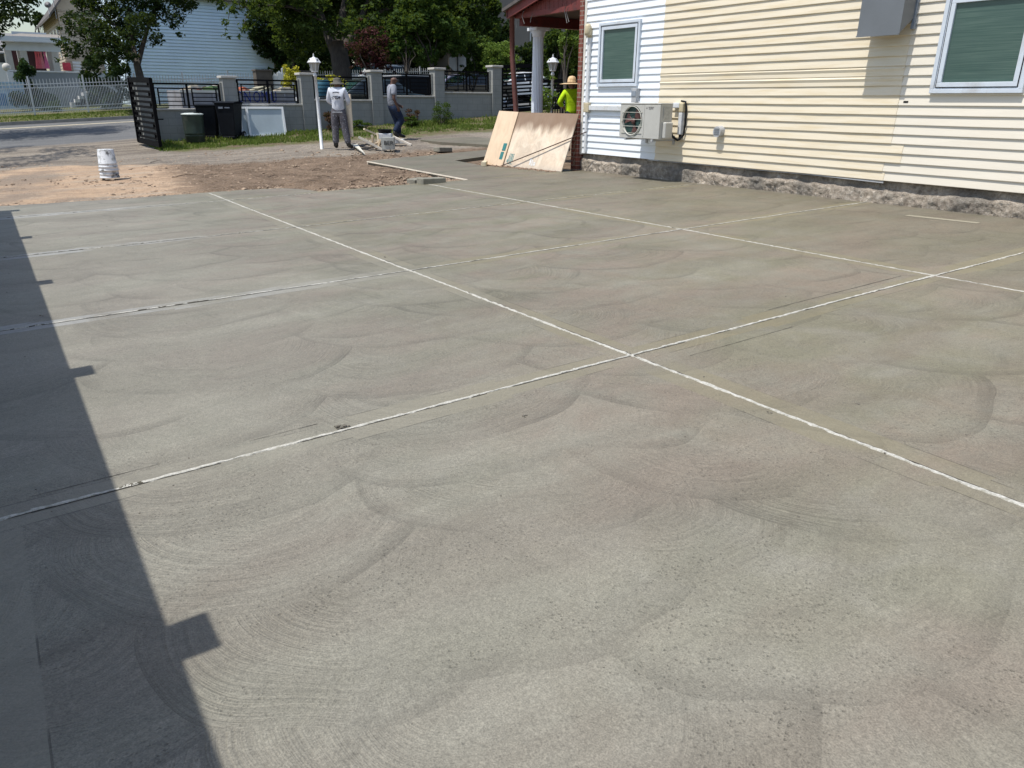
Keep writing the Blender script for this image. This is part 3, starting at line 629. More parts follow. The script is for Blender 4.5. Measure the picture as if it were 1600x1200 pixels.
r_=thing('disconnect_box','small grey electrical switch box under the white wall window','switch box',(XW,9.92,1.37))
mb=MB(); mb.box(XW-.085,9.86,1.345,XW,9.975,1.565); bevel(wpart('box_body',mb,M_greyp,r_),.006)
mb=MB(); mb.box(XW-.094,9.866,1.44,XW-.086,9.969,1.52); wpart('cover',mb,mat('grey_dark_pl',(.25,.29,.34),.4),r_)
mb=MB(); mb.tube([(XW-.03,9.87,1.36),(XW-.03,9.80,1.33),(XW-.05,9.68,1.30),(XW-.12,9.6,1.28)],.011,8); wpart('flex_conduit',mb,M_greyp,r_)
# outdoor unit
AX,AXB,AY0,AY1,AZ0,AZ1=8.80,9.06,8.865,9.785,.80,1.33
ac=thing('outdoor_unit','beige wall mounted air conditioner unit with round fan grille','air conditioner',(8.93,9.33,.80))
mb=MB(); mb.box(AX+.065,AY0,AZ0,AXB,AY1,AZ1-.0145); mb.box(AX+.014,AY0,AZ0,AX+.0645,9.2195,AZ1-.0145); mb.box(AX+.014,9.22,AZ0,AX+.0645,AY1,AZ0+.004); mb.box(AX+.014,9.781,AZ0+.0045,AX+.0645,AY1,AZ1-.0145); mb.box(AX+.014,9.22,AZ1-.02,AX+.0645,9.7805,AZ1-.0145)
casing=bevel(wpart('casing',mb,M_acw,ac),.012,3)
mb=MB(); mb.box(AX-.004,AY0-.006,AZ1-.014,AXB+.006,AY1+.006,AZ1+.008); bevel(wpart('lid',mb,M_acw,ac),.008,2)
# front panel with a round opening for the fan (in plane x=AX)
fy,fz,fr_=9.495,1.060,.240; y_l,y_r=9.785,9.22
def panel_with_hole(x,y0,y1,z0,z1,cy,cz,r,n=48,depth=.05):
    mb=MB(); vs=[]; 
    for i in range(n):
        t=2*math.pi*i/n; c,s=math.cos(t),math.sin(t); k=min(((y1-cy) if c>0 else (cy-y0))/max(abs(c),1e-6),((z1-cz) if s>0 else (cz-z0))/max(abs(s),1e-6))
        vs+= [(x,cy+r*c,cz+r*s),(x,cy+k*c,cz+k*s),(x+depth,cy+r*.96*c,cz+r*.96*s)]
    for i in range(n):
        j=(i+1)%n; mb_f=(3*i,3*i+1,3*j+1,3*j); mb.add([],[]); 
        mb.f.append(mb_f); mb.mi.append(0); mb.sm.append(False); mb.f.append((3*i,3*j,3*j+2,3*i+2)); mb.mi.append(0); mb.sm.append(True)
    mb.v=vs; return mb
mb=panel_with_hole(AX,y_r,y_l-.004,AZ0+.004,AZ1-.02,fy,fz,fr_,48,.045); 
for yy,zz_ in((y_r,AZ0+.004),(y_l-.004,AZ0+.004),(y_r,AZ1-.02),(y_l-.004,AZ1-.02)):
    pass
mb.box(AX+.0006,y_r,AZ0+.004,AX+.012,fy-fr_-.01,AZ1-.02)
# corner fillers
for sy in(-1,1):
    for sz in(-1,1):
        cy_=(y_l-.004) if sy>0 else y_r; cz_=(AZ1-.02) if sz>0 else AZ0+.004
        pts=[(AX+.0005,cy_,cz_)]
        a=math.atan2(cz_-fz,cy_-fy)
        for q_ in(-.5,-.25,0,.25,.5):
            pts.append((AX+.0005,fy+fr_*1.005*math.cos(a+q_),fz+fr_*1.005*math.sin(a+q_)))
        mb.add(pts,[tuple(range(6))])
wpart('fan_panel',mb,M_acw,ac)
mb=MB(); mb.box(AX-.002,AY0+.002,AZ0+.004,AX+.0135,y_r-.004,AZ1-.02); bevel(wpart('front_cover',mb,M_acw,ac),.006,2)
mb=MB(); mb.add([(AX+.05,fy+(fr_+.02)*math.cos(2*math.pi*i/24),fz+(fr_+.02)*math.sin(2*math.pi*i/24)) for i in range(24)],[tuple(range(24))]); wpart('fan_shroud',mb,mat('dark_green_coil',(.02,.055,.05),.5,.3,20),ac)
mb=MB()
for k in range(3):
    a=k*2.094+.3
    vs=[]
    for r__,w_ in((.05,.25),(.12,.42),(.2,.5)):
        for s_ in(-1,1): vs.append((AX+.035+s_*.01,fy+r__*math.cos(a+s_*w_),fz+r__*math.sin(a+s_*w_)))
    mb.add(vs,[(0,1,3,2),(2,3,5,4)])
mb.lathe([(.045,-.01),(.045,.01)],14,(0,0,0)); 
n0=len(mb.v)-28
mb.v[n0:]=[(AX+.03+v[2],fy+v[0],fz+v[1]) for v in mb.v[n0:]]
wpart('fan',mb,mat('fan_grey_red',(.10,.045,.04),.5,.2,10),ac)
gm=MB()
for k in range(4): gm.bar((AX-.006,fy-.235,fz-.18+k*.105),(AX-.006,fy+.235,fz-.18+k*.105),.007)
for k in range(3):
    rr=.08+.07*k; pts=[(AX-.009,fy+rr*math.cos(2*math.pi*i/24),fz+rr*math.sin(2*math.pi*i/24)) for i in range(25)]
    if k==2: rr=.225; gm.tube([(AX-.006,fy+rr*math.cos(2*math.pi*i/30),fz+rr*math.sin(2*math.pi*i/30)) for i in range(31)],.006,5)
wpart('fan_grille',gm,mat('grille_wire',(.55,.54,.47),.5),ac)
mb=MB(); mb.tube([(AX-.01,fy+.2*math.cos(t),fz+.2*math.sin(t)-.01) for t in[3.3+.1*i for i in range(26)]],.008,6); wpart('grille_ring',mb,mat('grille_cream',(.62,.61,.55),.5),ac)
# side: terminal cover and valve cover
mb=MB(); mb.box(AX+.07,AY0-.012,1.10,AX+.19,AY0-.0005,1.28); wpart('terminal_cover',mb,mat('side_panel',(.40,.395,.36),.5,.2,30),ac)
mb=MB(); mb.box(AX+.06,AY0-.07,.815,AXB-.03,AY0-.0005,1.06); bevel(wpart('valve_cover',mb,M_acw,ac),.02,3)
# emblem and lettering on the front cover
mb=MB(); ly,lz=9.165,1.262
for a in(90,210,330):
    c,s=math.cos(rad(a)),math.sin(rad(a)); tip=.022; wd=.0075
    pts=[(0,0),(tip*.5*c-wd*s,tip*.5*s+wd*c),(tip*c,tip*s),(tip*.5*c+wd*s,tip*.5*s-wd*c)]
    mb.add([(AX-.0035,ly-p[0],lz+p[1]) for p in pts],[(0,1,2,3)])
wpart('emblem',mb,mat('emblem_grey',(.14,.13,.13),.5),ac)
for txt,dz,szz in(('MITSUBISHI',.010,.023),('ELECTRIC',-.012,.023)):
    me=text_mb(txt,szz,.0008); m_=Matrix(((0,0,-1,AX-.0035-ac.location.x),(-1,0,0,9.07-ac.location.y),(0,1,0,lz+dz-ac.location.z),(0,0,0,1))); me.transform(m_); me.materials.append(mat('emblem_grey',(.14,.13,.13),.5)); link('lettering',me,ac)
for yy in(9.0,9.62): 
    mb=MB(); mb.box(AX-.02,yy-.018,AZ0-.03,XW,yy+.018,AZ0-.002); mb.box(XW-.02,yy-.018,AZ0-.09,XW,yy+.018,AZ0+.05); wpart('bracket',mb,M_greyp,ac)
# pipes
r_=thing('pipe_cover','cream and white pipe cover with black hoses beside the outdoor unit','pipe cover',(XW,8.86,.8))
mb=MB(); mb.box(XW-.075,8.80,1.20,XW,8.885,1.345); bevel(wpart('elbow_cover',mb,M_beige,r_),.02,3)
mb=MB(); mb.box(XW-.07,8.885,1.265,XW,9.03,1.345); mb.box(XW-.072,8.808,.87,XW,8.878,1.20); bevel(wpart('duct',mb,M_whitep,r_),.01,2)
mb=MB(); pth=lambda o:[(AXB-.05,AY0-.03,.93),(AXB,AY0-.05,.84-o),(AXB+.1,AY0-.06,.79-o),(XW-.04,8.84,.80-o),(XW-.035,8.842,.88)]
mb.tube(pth(0),.018,8); mb.tube([(p[0]+.02,p[1]+.03,p[2]+.02) for p in pth(.02)],.014,8)
mb.tube([(XW-.03,8.88,1.37),(XW-.03,8.79,1.36),(XW-.03,8.765,1.28),(XW-.03,8.757,1.05),(XW-.03,8.775,.86),(XW-.06,8.84,.80)],.014,8)
wpart('hose',mb,M_blackpl,r_)
# ------------------------------------------------------------------ left boundary fence (throws the shadow with post caps)
r_=thing('boundary_fence','plain white board fence with capped posts standing left of the slab','fence',(-.6,4,0))
for k in range(7):
    y=-3.25+2.56*k+.06
    mb=MB(); g_=gz(-.6,y); mb.box(-.66,y-.075,g_-.1,-.54,y+.075,g_+1.90); mb.box(-.67,y-.085,g_+1.90,-.53,y+.085,g_+1.93); wpart('post',mb,M_whitep,r_)
    if k<6:
        mb=MB(); mb.box(-.625,y+.075,g_+.02,-.585,y+2.56-.075,g_+1.81); wpart('fence_panel',mb,M_whitep,r_)
# ------------------------------------------------------------------ porch
pr=thing('porch','red boarded porch roof on a brown post and a white fluted column','porch',(9.6,12.8,.2))
mb=MB() # rake board, from the eave corner up to the house wall
mb.add([(9.50,14.13,2.93),(9.50,14.13,3.10),(9.50,11.0,3.84),(9.50,11.0,3.66),(9.46,14.13,2.93),(9.46,14.13,3.10),(9.46,11.0,3.84),(9.46,11.0,3.66)],[(0,3,2,1),(4,5,6,7),(0,1,5,4),(1,2,6,5),(2,3,7,6),(3,0,4,7)])
wpart('rake_board',mb,M_darkred,pr)
mb=MB(); y=11.64
while y<13.85:
    zt=2.93+.235*(14.13-y)+.02; mb.box(9.60,y,3.0,9.622,min(y+.128,13.9),zt); y+=.136
wpart('gable_boards',mb,M_darkred,pr)
mb=MB(); mb.box(9.585,11.62,2.93,9.70,14.0,3.02); mb.box(9.7,13.9,2.80,16,14.02,2.99); mb.box(9.46,14.10,2.95,16,14.16,3.10); wpart('beam',mb,M_darkred,pr)
mb=MB(); mb.add([(9.40,14.22,3.06),(16,14.22,3.06),(16,11.63,3.70),(9.40,11.63,3.70),(9.40,14.22,3.12),(16,14.22,3.12),(16,11.63,3.76),(9.40,11.63,3.76)],[(0,1,2,3),(4,7,6,5),(0,4,5,1),(1,5,6,2),(2,6,7,3),(3,7,4,0)]); wpart('roof',mb,M_roofdk,pr)
mb=MB(); mb.box(9.70,11.63,2.995,16,13.9,3.02); wpart('ceiling',mb,mat('porch_ceiling',(.05,.03,.025),.8,.3,3),pr)
mb=MB(); a=W(800,34,9.55); b=W(807,178,9.55); c=W(805.5,165,9.55); d=W(800.5,90,9.55); dr=(b-c).normalized(); mb.tube([(9.55,a.y,2.97),(9.56,a.y-.01,d.z),(9.55,b.y+.03,c.z),(9.55,b.y-.06,gz(9.55,b.y)-.05)],.065,4); wpart('post',mb,M_postbr,pr)
cb=D(839,170,16.35); cx,cy=cb.x,cb.y; cz=gz(cx,cy); mb=MB(); nf=20; vs=[];prof=[(.125,cz+.12),(.123,cz+1.2),(.112,2.62)]
for r__,z in prof:
    for k in range(nf*4):
        t=2*math.pi*k/(nf*4); q=r__*(1 if k%4<2 else .935); vs.append((cx+q*math.cos(t),cy+q*math.sin(t),z))
m4=nf*4; mb.add(vs,[(i*m4+k,i*m4+(k+1)%m4,(i+1)*m4+(k+1)%m4,(i+1)*m4+k) for i in range(2) for k in range(m4)])
mb.lathe([(.115,0),(.13,.02),(.13,.05),(.15,.09),(.15,.12)],24,(cx,cy,2.62)); mb.box(cx-.17,cy-.17,2.74,cx+.17,cy+.17,2.80); mb.lathe([(.165,-.05),(.165,.06),(.135,.12)],24,(cx,cy,cz))
wpart('column',mb,mat('column_white',(.78,.83,.90),.5,.04,4),pr)
for px,py,l in((818,18,.22),(832,22,.14),(885,8,.3),(888,12,.24),(810,30,.15)):
    p=W(px,py,9.45); mb=MB(); mb.tube([p,p+Vector((0,.05,-.08)),p+Vector((.01,-.02 if l>.2 else .08,-l))],.006,5); wpart('loose_wire',mb,mat('wire_white',(.12,.12,.12),.5),pr)
# ------------------------------------------------------------------ plywood, pole
def board_quad(name,bl,br,h,lean,m,label,cat,group=None,th=.018,off=0,tl=0):
    # bl, br ground points, leaning towards +x
    bl=Vector(bl);br=Vector(br); d=(br-bl).normalized(); nrm=Vector((0,0,1)).cross(d)   # horizontal normal
    if nrm.x<0: nrm=-nrm
    upv=(nrm*math.sin(lean)+Vector((0,0,1))*math.cos(lean)); out=upv.cross(d).normalized(); 
    if out.x>0: out=-out
    base=bl+out*off; mb=MB(); L=(br-bl).length
    c=[base,base+d*L,base+d*(L)+upv*(h-.02),base+upv*h+d*tl]
    mb.add([p for p in c]+[p+out*th for p in c],[(0,1,2,3),(7,6,5,4),(0,4,5,1),(1,5,6,2),(2,6,7,3),(3,7,4,0)])
    bmesh_fix=single(name,mb,[m],label,cat,group,origin=bl); return bmesh_fix,base,d,upv,out,L
def ply_mat():
    t=NT('plywood_used'); x,y,z=t.xyz(); P=t.pos(); n=t.noise(5,6,t.scale(P,(1,2.2,.5)),.7,dist=.5); m=t.noise(2.4,5,None,.7); f=t.noise(26,4,None,.7)
    c=t.mix(t.mr(n,.35,.68),(.76,.63,.49),(.60,.48,.36)); c=t.mix(t.mr(m,.42,.62,0,.8),c,(.50,.42,.33)); c=t.mix(t.mr(t.noise(1.6,5,None,.7,dist=1),.5,.62,0,.55),c,(.78,.68,.55))
    # dark damp stain hanging from the top edge, grey muddy foot
    top=t.math('MULTIPLY',t.mr(t.math('ADD',z,t.math('MULTIPLY',t.noise(3,4,t.scale(P,(1,1.5,.3))),.5)),0.90,1.12,0,1,True),t.mr(y,.2,.5,1,1))
    c=t.mix(t.math('MULTIPLY',top,.85),c,(.19,.12,.08)); ft=t.mr(t.math('ADD',z,t.math('MULTIPLY',m,.25)),.10,.26,.65,0); c=t.mix(ft,c,(.40,.37,.32)); c=t.mix(t.mr(f,.6,.75,0,.4),c,(.25,.17,.1))
    t.set(c,.85,t.bump(n,.2,.004),0,.2); return t.m
M_ply2=ply_mat()
bl=G(762,258); br=G(885,271); br=Vector((8.83,11.33,gz(8.83,11.33))); bl=Vector((8.66,13.72,gz(8.66,13.72)))
mid=bl+(br-bl)*.0
o,bs,d_,upv,out,Lp=board_quad('plywood_sheet',bl,br,1.10,.37,M_ply2,'large worn plywood sheet with dark stained top edge leaning by the house corner','plywood','plywood sheets leaning at the house corner',tl=-.02)
o2,b2,_,_,_,_=board_quad('plywood_sheet',bl+Vector((-.035,.02,0)),bl+(br-bl)*.27+Vector((-.035,0,0)),1.125,.38,M_ply,'narrower clean yellowish plywood sheet overlapping the left end of the stained one','plywood','plywood sheets leaning at the house corner',tl=.02)
def mark_on(par,base,d,upv,out,rects,m,nm):
    mb=MB()
    for a0,a1,h0,h1 in rects:
        c=[base+d*a+upv*h+out*.0215 for a,h in((a0,h0),(a1,h0),(a1,h1),(a0,h1))]; mb.add(c,[(0,1,2,3)])
    return link(nm,mb.mesh(nm,[m],par.location),par)
tealm=mat('teal_stencil',(.03,.17,.17),.8,.35,30)
mark_on(o2,bl+Vector((-.035,.02,0)),d_,upv,out,[(.51,.62,.31,.46),(.50,.60,.13,.285)],tealm,'stencil_mark')
mark_on(o,bl,d_,upv,out,[(.74,.76,.07,.22),(.78,.80,.09,.24),(.82,.85,.06,.24),(.87,.89,.1,.23),(.70,.73,.09,.14),(.74,.9,.245,.255),(.74,.9,.05,.058)],mat('stencil_grey_teal',(.12,.25,.24),.8,.3,30),'stencil_mark')
mark_on(o,bl,d_,upv,out,[(1.42,1.47,.07,.2),(1.49,1.52,.05,.17),(1.54,1.6,.06,.13)],mat('chalk_white',(.62,.62,.6),.9,.3,40),'stencil_mark')
mb=MB(); pts=[G(805,263)+Vector((-.12,0,.015)),W(838,249,8.58),W(870,236,8.72),W(890,225,8.9),Vector((9.0,11.47,.78)),Vector((9.22,11.42,.88))]; pts=[Vector(p) for p in pts]; mb.tube([Vector((8.60,13.05,.12)),Vector((8.86,11.95,.50)),Vector((9.09,10.98,.84))],.010,6)
single('long_rod','thin' and mb,mat('rusty_rod',(.07,.035,.025),.7,.4,20),'thin rusty rod leaning across the face of the plywood sheets','rod')
p=G(757,259); mb=MB(); mb.box(-.16,-.05,0,.16,.05,.09); bevel(tag(link('wood_block',mb.mesh('wood_block',[mat('pale_block',(.60,.53,.38),.8,.2,8)]),None,p),'pale wooden block lying at the left foot of the plywood','block'),.01).rotation_euler=(0,0,.9)
# mud at the plywood's foot
q=[]
for i in range(380):
    t=R.random(); x=8.55+.15*t+R.gauss(0,.05); y=13.8-2.4*t; q.append((x,y,gz(x,y)+.0,abs(R.gauss(.008,.012))+.003,i))
stones('mud_crumbs',q,'line of mud and wood crumbs along the foot of the plywood','crumbs',mat('mud',(.24,.17,.12),.95,.4,9))
# ------------------------------------------------------------------ street wall
WY=24.6; wx=[4.12,6.47,8.84,11.21,13.57,15.94]
wr=thing('block_wall','long grey block wall with capped pillars carrying black railing panels','wall',(10,WY,.4))
def wallh(x): return gz(x,24.6)
mb=MB()
for i in range(5):
    x0,x1=wx[i],wx[i+1]; n=6; zt=.5*(wallh(x0)+wallh(x1))+.80
    mb.box(x0+.15,WY-.11,wallh(x0)-.4,x1-.15,WY+.11,zt)
wpart('wall_base',mb,M_block,wr)
mb=MB()
for i in range(5):
    x0,x1=wx[i],wx[i+1]; zt=.5*(wallh(x0)+wallh(x1))+.802; mb.box(x0+.155,WY-.15,zt,x1-.155,WY+.15,zt+.05)
bevel(wpart('coping',mb,M_cap,wr),.008)
for i,x in enumerate(wx):
    z=wallh(x); mb=MB(); mb.box(x-.19,WY-.19,z-.4,x+.19,WY+.19,z+1.62); mb.box(x-.25,WY-.05,z-.3,x-.1905,WY+.05,z+1.50); mb.box(x+.1905,WY-.05,z-.3,x+.25,WY+.05,z+1.50)
    po=wpart('pillar',mb,M_block,wr); mb=MB(); mb.box(x-.235,WY-.235,z+1.621,x+.235,WY+.235,z+1.69); bevel(wpart('cap',mb,M_cap,wr,po),.012)
    if i<5:
        x0,x1=x+.255,wx[i+1]-.255; za=.5*(wallh(x)+wallh(wx[i+1]))+.86; zb=za+.66; ym=WY; s=.036; mb=MB()
        mb.bar((x0,ym,zb),(x1,ym,zb),.045); mb.bar((x0+.02,ym,za),(x0+.02,ym,zb),.05); mb.bar((x1-.02,ym,za),(x1-.02,ym,zb),.05); xm=(x0+x1)/2; mb.bar((xm,ym,za-.03),(xm,ym,zb),.055)
        for xa,xb in((x0,xm),(xm,x1)):
            xl,xr=xa+.13,xb-.11; mb.bar((xa,ym,zb-.12),(xb,ym,zb-.12),.028)
            mb.bar((xl,ym,za+.07),(xl,ym,zb-.12),.034); mb.bar((xr,ym,za+.07),(xr,ym,zb-.12),.034)
            for k in range(5): mb.bar((xl,ym,za+.07+.115*k-.0),(xr,ym,za+.07+.115*k),.026)
            mb.bar((xa,ym,za+.07),(xb,ym,za+.07),.022)
        wpart('railing',mb,M_black,wr)
# gates
def gate(name,a,b,h,label,rows=6,open_=True):
    a=Vector(a);b=Vector(b); g=thing(name,label,'gate',tuple(a)); d=(b-a); L=d.length; d.normalize(); 
    P=lambda t,z:a+d*(t*L)+Vector((0,0,z))
    mb=MB()
    for t in(0,1): mb.bar(P(t,.04),P(t,h),.085,.085)
    mb.bar(P(0,h-.05),P(1,h-.05),.05,.13); mb.bar(P(0,.09),P(1,.09),.05,.14); wpart('gate_frame',mb,M_black,g)
    mb=MB(); n=rows*2-1
    for k in range(n):
        z=.22+(h-.42)*k/(n-1); 
        mb.bar(P(.03,z),P(.97,z),.03,.06)
        if k%2: continue
        z2=.22+(h-.42)*(k+1)/(n-1)
        for t in (.14,.86): mb.bar(P(t,z),P(t,z2),.03,.05)
    wpart('gate_bars',mb,M_black,g); return g
g1=G(264,225.5); g2=G(230,217.5)
ga=gate('open_gate',(3.95,22.35,gz(3.95,22.35)+.03),(3.75,24.25,gz(3.75,24.25)+.03),1.72,'tall black slatted metal gate swung open beside the green can')
mb=MB(); mb.bar((3.97,22.42,gz(3.95,22.35)+.75),(4.14,22.42,gz(3.95,22.35)+.75),.03); wpart('latch',mb,M_black,ga)
gate('closed_gate',(16.25,24.6,gz(16.2,24.6)+.03),(17.75,24.6,gz(17.7,24.6)+.03),1.66,'black slatted metal gate beyond the porch post at the wall end',6)
gate('closed_gate',(18.0,24.6,gz(18,24.6)+.03),(22.6,24.6,gz(21,24.6)+.03),1.1,'low black gate leaf seen between white column and brick corner',4)
# ------------------------------------------------------------------ lamps
def lamp(base,h,label,lean=(0,0)):
    r=thing('garden_lamp',label,'lamp post',base,0,'white lantern lamp posts'); mb=MB(); 
    mb.tube([(0,0,-.15),(lean[0]*.5,lean[1]*.5,h*.5),(lean[0],lean[1],h-.52)],[.043,.041,.038],12); mb.lathe([(.038,0),(.052,.02),(.045,.05),(.03,.10),(.022,.13)],12,(lean[0],lean[1],h-.54)); part('post',mb,M_whitep,r)
    L=Vector((lean[0],lean[1],h-.42)); l=MB(); l.lathe([(.075,-.01),(.085,0),(.085,.015)],6,L,0,.5,smooth=False)
    for k in range(6):
        a=k*math.pi/3+.5; l.bar(L+Vector((.078*math.cos(a),.078*math.sin(a),.01)),L+Vector((.125*math.cos(a),.125*math.sin(a),.215)),.014)
    lo=part('lantern',l,M_whitep,r)
    g=MB(); g.lathe([(.070,.012),(.118,.212)],6,L,0,.5,smooth=False); part('lantern_glass',g,mat('lantern_glass',(.35,.36,.33),.25,.15,8),lo)
    t=MB(); t.lathe([(.17,.205),(.175,.218),(.10,.315),(.045,.33),(.03,.35)],6,L,0,.5,smooth=False); t.lathe([(.03,.33),(.012,.36),(.02,.385),(.008,.42),(0,.44)],8,L); part('lantern_roof',t,M_whitep,lo)
    for k in range(6):
        a=k*math.pi/3+.5+math.pi/6; c_,s_=math.cos(a),math.sin(a); e=Vector((-s_,c_,0)); 
        if k%2: continue
        s=MB(); s.add([L+Vector((q*c_,q*s_,z))+e*w_ for q,z,w_ in((.134,.242,-.03),(.134,.242,.03),(.109,.296,.018),(.109,.296,-.018))],[(0,1,2,3)]); part('roof_slot',s,mat('slot_dark',(.03,.03,.03),.5),lo)
    return r
lb=G(503,231); lamp(lb,hgt(488,84,lb)-lb.z,'white lantern post beside the worker holding a plank',(-.03,.0))
l2=D(862,176,21.3); zb=gz(l2.x,l2.y); lamp((l2.x,l2.y,zb),hgt(858,85,Vector((l2.x,l2.y,0)))-zb,'white lantern post wound with leafy vine behind the fluted column',(0,0))
# ------------------------------------------------------------------ bins, can, frames, buckets
def wheelie(base,rz,label,h=1.04):
    r=thing('wheelie_bin',label,'bin',base,rz,'black wheelie bins by the wall'); mb=MB()
    b=[(-.22,-.24),(.22,-.24),(.22,.2),(-.22,.2)]; t=[(-.28,-.30),(.28,-.30),(.28,.30),(-.28,.30)]
    mb.add([(x,y,.08) for x,y in b]+[(x,y,h-.1) for x,y in t],[(3,2,1,0),(4,5,6,7),(0,1,5,4),(1,2,6,5),(2,3,7,6),(3,0,4,7)]); mb.box(-.295,-.315,h-.14,.295,.315,h-.095); mb.box(-.2,-.245,.0,.2,-.1,.08); bevel(part('bin_body',mb,M_blackpl,r),.02,2)
    mb=MB(); n=8; vs=[]
    for i in range(n+1):
        y=-.34+.70*i/n; z=h-.09+.05*math.sin(math.pi*i/n)**.6
        for x in(-.305,.305): vs.append((x,y,z)); 
    mb.add(vs,[(2*i,2*i+1,2*i+3,2*i+2) for i in range(n)]); mb.box(-.305,-.345,h-.094,.305,.35,h-.075); part('lid',mb,M_blackpl,r)
    mb=MB(); mb.tube([(-.27,.37,h-.08),(.27,.37,h-.08)],.02,8); part('handle',mb,M_blackpl,r)
    for s in(-1,1):
        mb=MB(); mb.tube([(s*.25,.22,.10),(s*.30,.22,.10)],.10,16); wv=part('wheel',mb,mat('wheel_rubber',(.02,.02,.02),.8),r); mb=MB(); mb.tube([(s*.302,.22,.10),(s*.31,.22,.10)],.05,12); part('hub',mb,M_greyp,wv)
    return r
b1=G(329,216); b2=G(362,216)
fac=YAW
wheelie(G(330,215.5),-fac+.15+math.pi*0,'black wheelie bin half hidden behind the green metal can',1.0)
bb=wheelie(G(363,216),-fac-.1,'black wheelie bin with a sticker, right of the pair',1.07)
mb=MB(); mb.box(-.17,-.312,.83,-.03,-.305,.88); mb.box(.02,-.312,.84,.17,-.305,.87); part('sticker',mb,mat('sticker_grey',(.3,.33,.38),.5,.3,60),bb)
cb_=G(306,222); r_=thing('metal_can','dark green ribbed metal can with a pale lid top','can',cb_); mb=MB()
mb.lathe([(.25,0),(.255,.01),(.26,.16),(.268,.17),(.262,.18),(.266,.22),(.275,.23),(.27,.25),(.285,.70),(.29,.74)],28); part('can_body',mb,mat('green_can',(.028,.045,.035),.45,.25,5,metal=.3,dirt=(.08,.08,.07)),r_)
mb=MB(); mb.lathe([(.295,.735),(.30,.75),(.295,.765),(.2,.785),(0,.79)],28); part('lid',mb,mat('can_lid',(.55,.60,.57),.4,.15,5),r_)
mb=MB(); mb.box(.02,-.20,.786,.17,-.06,.80); part('lid_handle',mb,M_black,r_)
# window frames stacked against the wall
fl=Vector((6.55,24.22,gz(6.55,24.2)))
for i,(dx,dy,lab) in enumerate([(0.02,.0,'rearmost white panel frame of the three leaning on the wall'),(.17,-.10,'middle white panel frame of the three leaning on the wall'),(.36,-.22,'front white framed panel leaning on the grey wall')]):
    r_=thing('framed_panel',lab,'panel',(6.42+dx,24.25+dy,gz(6.6,24.2)+.0),-.03*i,'white framed panels leaning on the wall'); w_,h_=1.12,.86; ln=.20
    T_=lambda u,v,n=0:Vector((u,v*math.sin(ln)-n*math.cos(ln),v*math.cos(ln)+n*math.sin(ln)))
    mb=MB()
    for (u0,v0,u1,v1) in((0,0,w_,.06),(0,h_-.06,w_,h_),(0,.06,.06,h_-.06),(w_-.06,.06,w_,h_-.06)):
        c=[T_(u,v,n) for n in(0,.05) for u,v in((u0,v0),(u1,v0),(u1,v1),(u0,v1))]; mb.add(c,[(3,2,1,0),(4,5,6,7),(0,1,5,4),(1,2,6,5),(2,3,7,6),(3,0,4,7)])
    part('panel_frame',mb,mat('bright_white',(.80,.82,.82),.4,.03,5),r_)
    mb=MB(); mb.add([T_(u,v,.02) for u,v in((.06,.06),(w_-.06,.06),(w_-.06,h_-.06),(.06,h_-.06))],[(0,1,2,3)]); part('panel_pane',mb,mat('panel_bluegrey',(.42,.49,.53),.35,.08,2),r_)
# two nested upturned buckets
bk=G(172,277.5); M_bkt=None
def bucket_mat():
    t=NT('splashed_bucket'); n=t.noise(9,5,None,.7); m=t.noise(5,4); c=t.mix(t.mr(n,.5,.6),(.60,.62,.64),(.30,.31,.30)); c=t.mix(t.mr(m,.58,.64),c,(.10,.10,.10)); t.set(c,.55,t.bump(n,.2,.005)); return t.m
M_bkt=bucket_mat()
def bucket(base,label,rz=0,tilt=(0,0)):
    r=thing('bucket',label,'bucket',base,rz,'upturned white buckets'); mb=MB(); mb.lathe([(.172,.0),(.172,.015),(.163,.02),(.161,.06),(.168,.065),(.168,.075),(.158,.08),(.155,.12),(.160,.125),(.153,.132),(.138,.37),(.132,.378),(0,.378)],30); part('bucket_body',mb,M_bkt,r)
    mb=MB(); mb.tube([(.163*math.cos(t),.163*math.sin(t)*1.0-.02,.09+.10*math.sin(t+.4)) for t in[-1.4+.2*i for i in range(9)]],.004,5); part('handle',mb,M_greyp,r); r.rotation_euler=(tilt[0],tilt[1],rz); return r
bucket(bk,'splashed white bucket turned upside down on the sandy ground, lower of two')
bucket(bk+Vector((0,0,.13)),'splashed white bucket nested upside down on top of the lower one',1.3)
# tool pile
def rodt(name,a,b,w,m,label,cat,h=None):
    mb=MB(); mb.bar(a,b,w,h or w); return single(name,mb,m,label,cat)
def gp(px,py,z=0): p=G(px,py); p.z+=z; return p
rodt('wood_stick',D(560,214,19.2),gp(598,234,.0),.035,mat('pale_stick',(.52,.48,.42),.7,.2,6),'long pale stick sloping down to the painted bucket','stick',.05)
rodt('wood_stick',gp(570,224,.38),gp(593,221,.16),.04,M_plank,'pale stick behind the dark pan, poking up left','stick')
rodt('wood_stick',gp(615,224,.18),gp(643,228,.02),.045,mat('pale_stick',(.52,.48,.42),.7),'pale stick lying right of the painted bucket','stick')
rodt('timber_board',gp(567,229,.04),gp(581,226,.05),.12,mat('dark_board',(.06,.055,.05),.8,.3,6),'short dark board lying left of the tool pile','board',.03)
rodt('timber_board',gp(552,228,.05),gp(577,233,.03),.10,mat('dark_board',(.06,.055,.05),.8,.3,6),'dark board lying by the boots of the plank holder','board',.03)
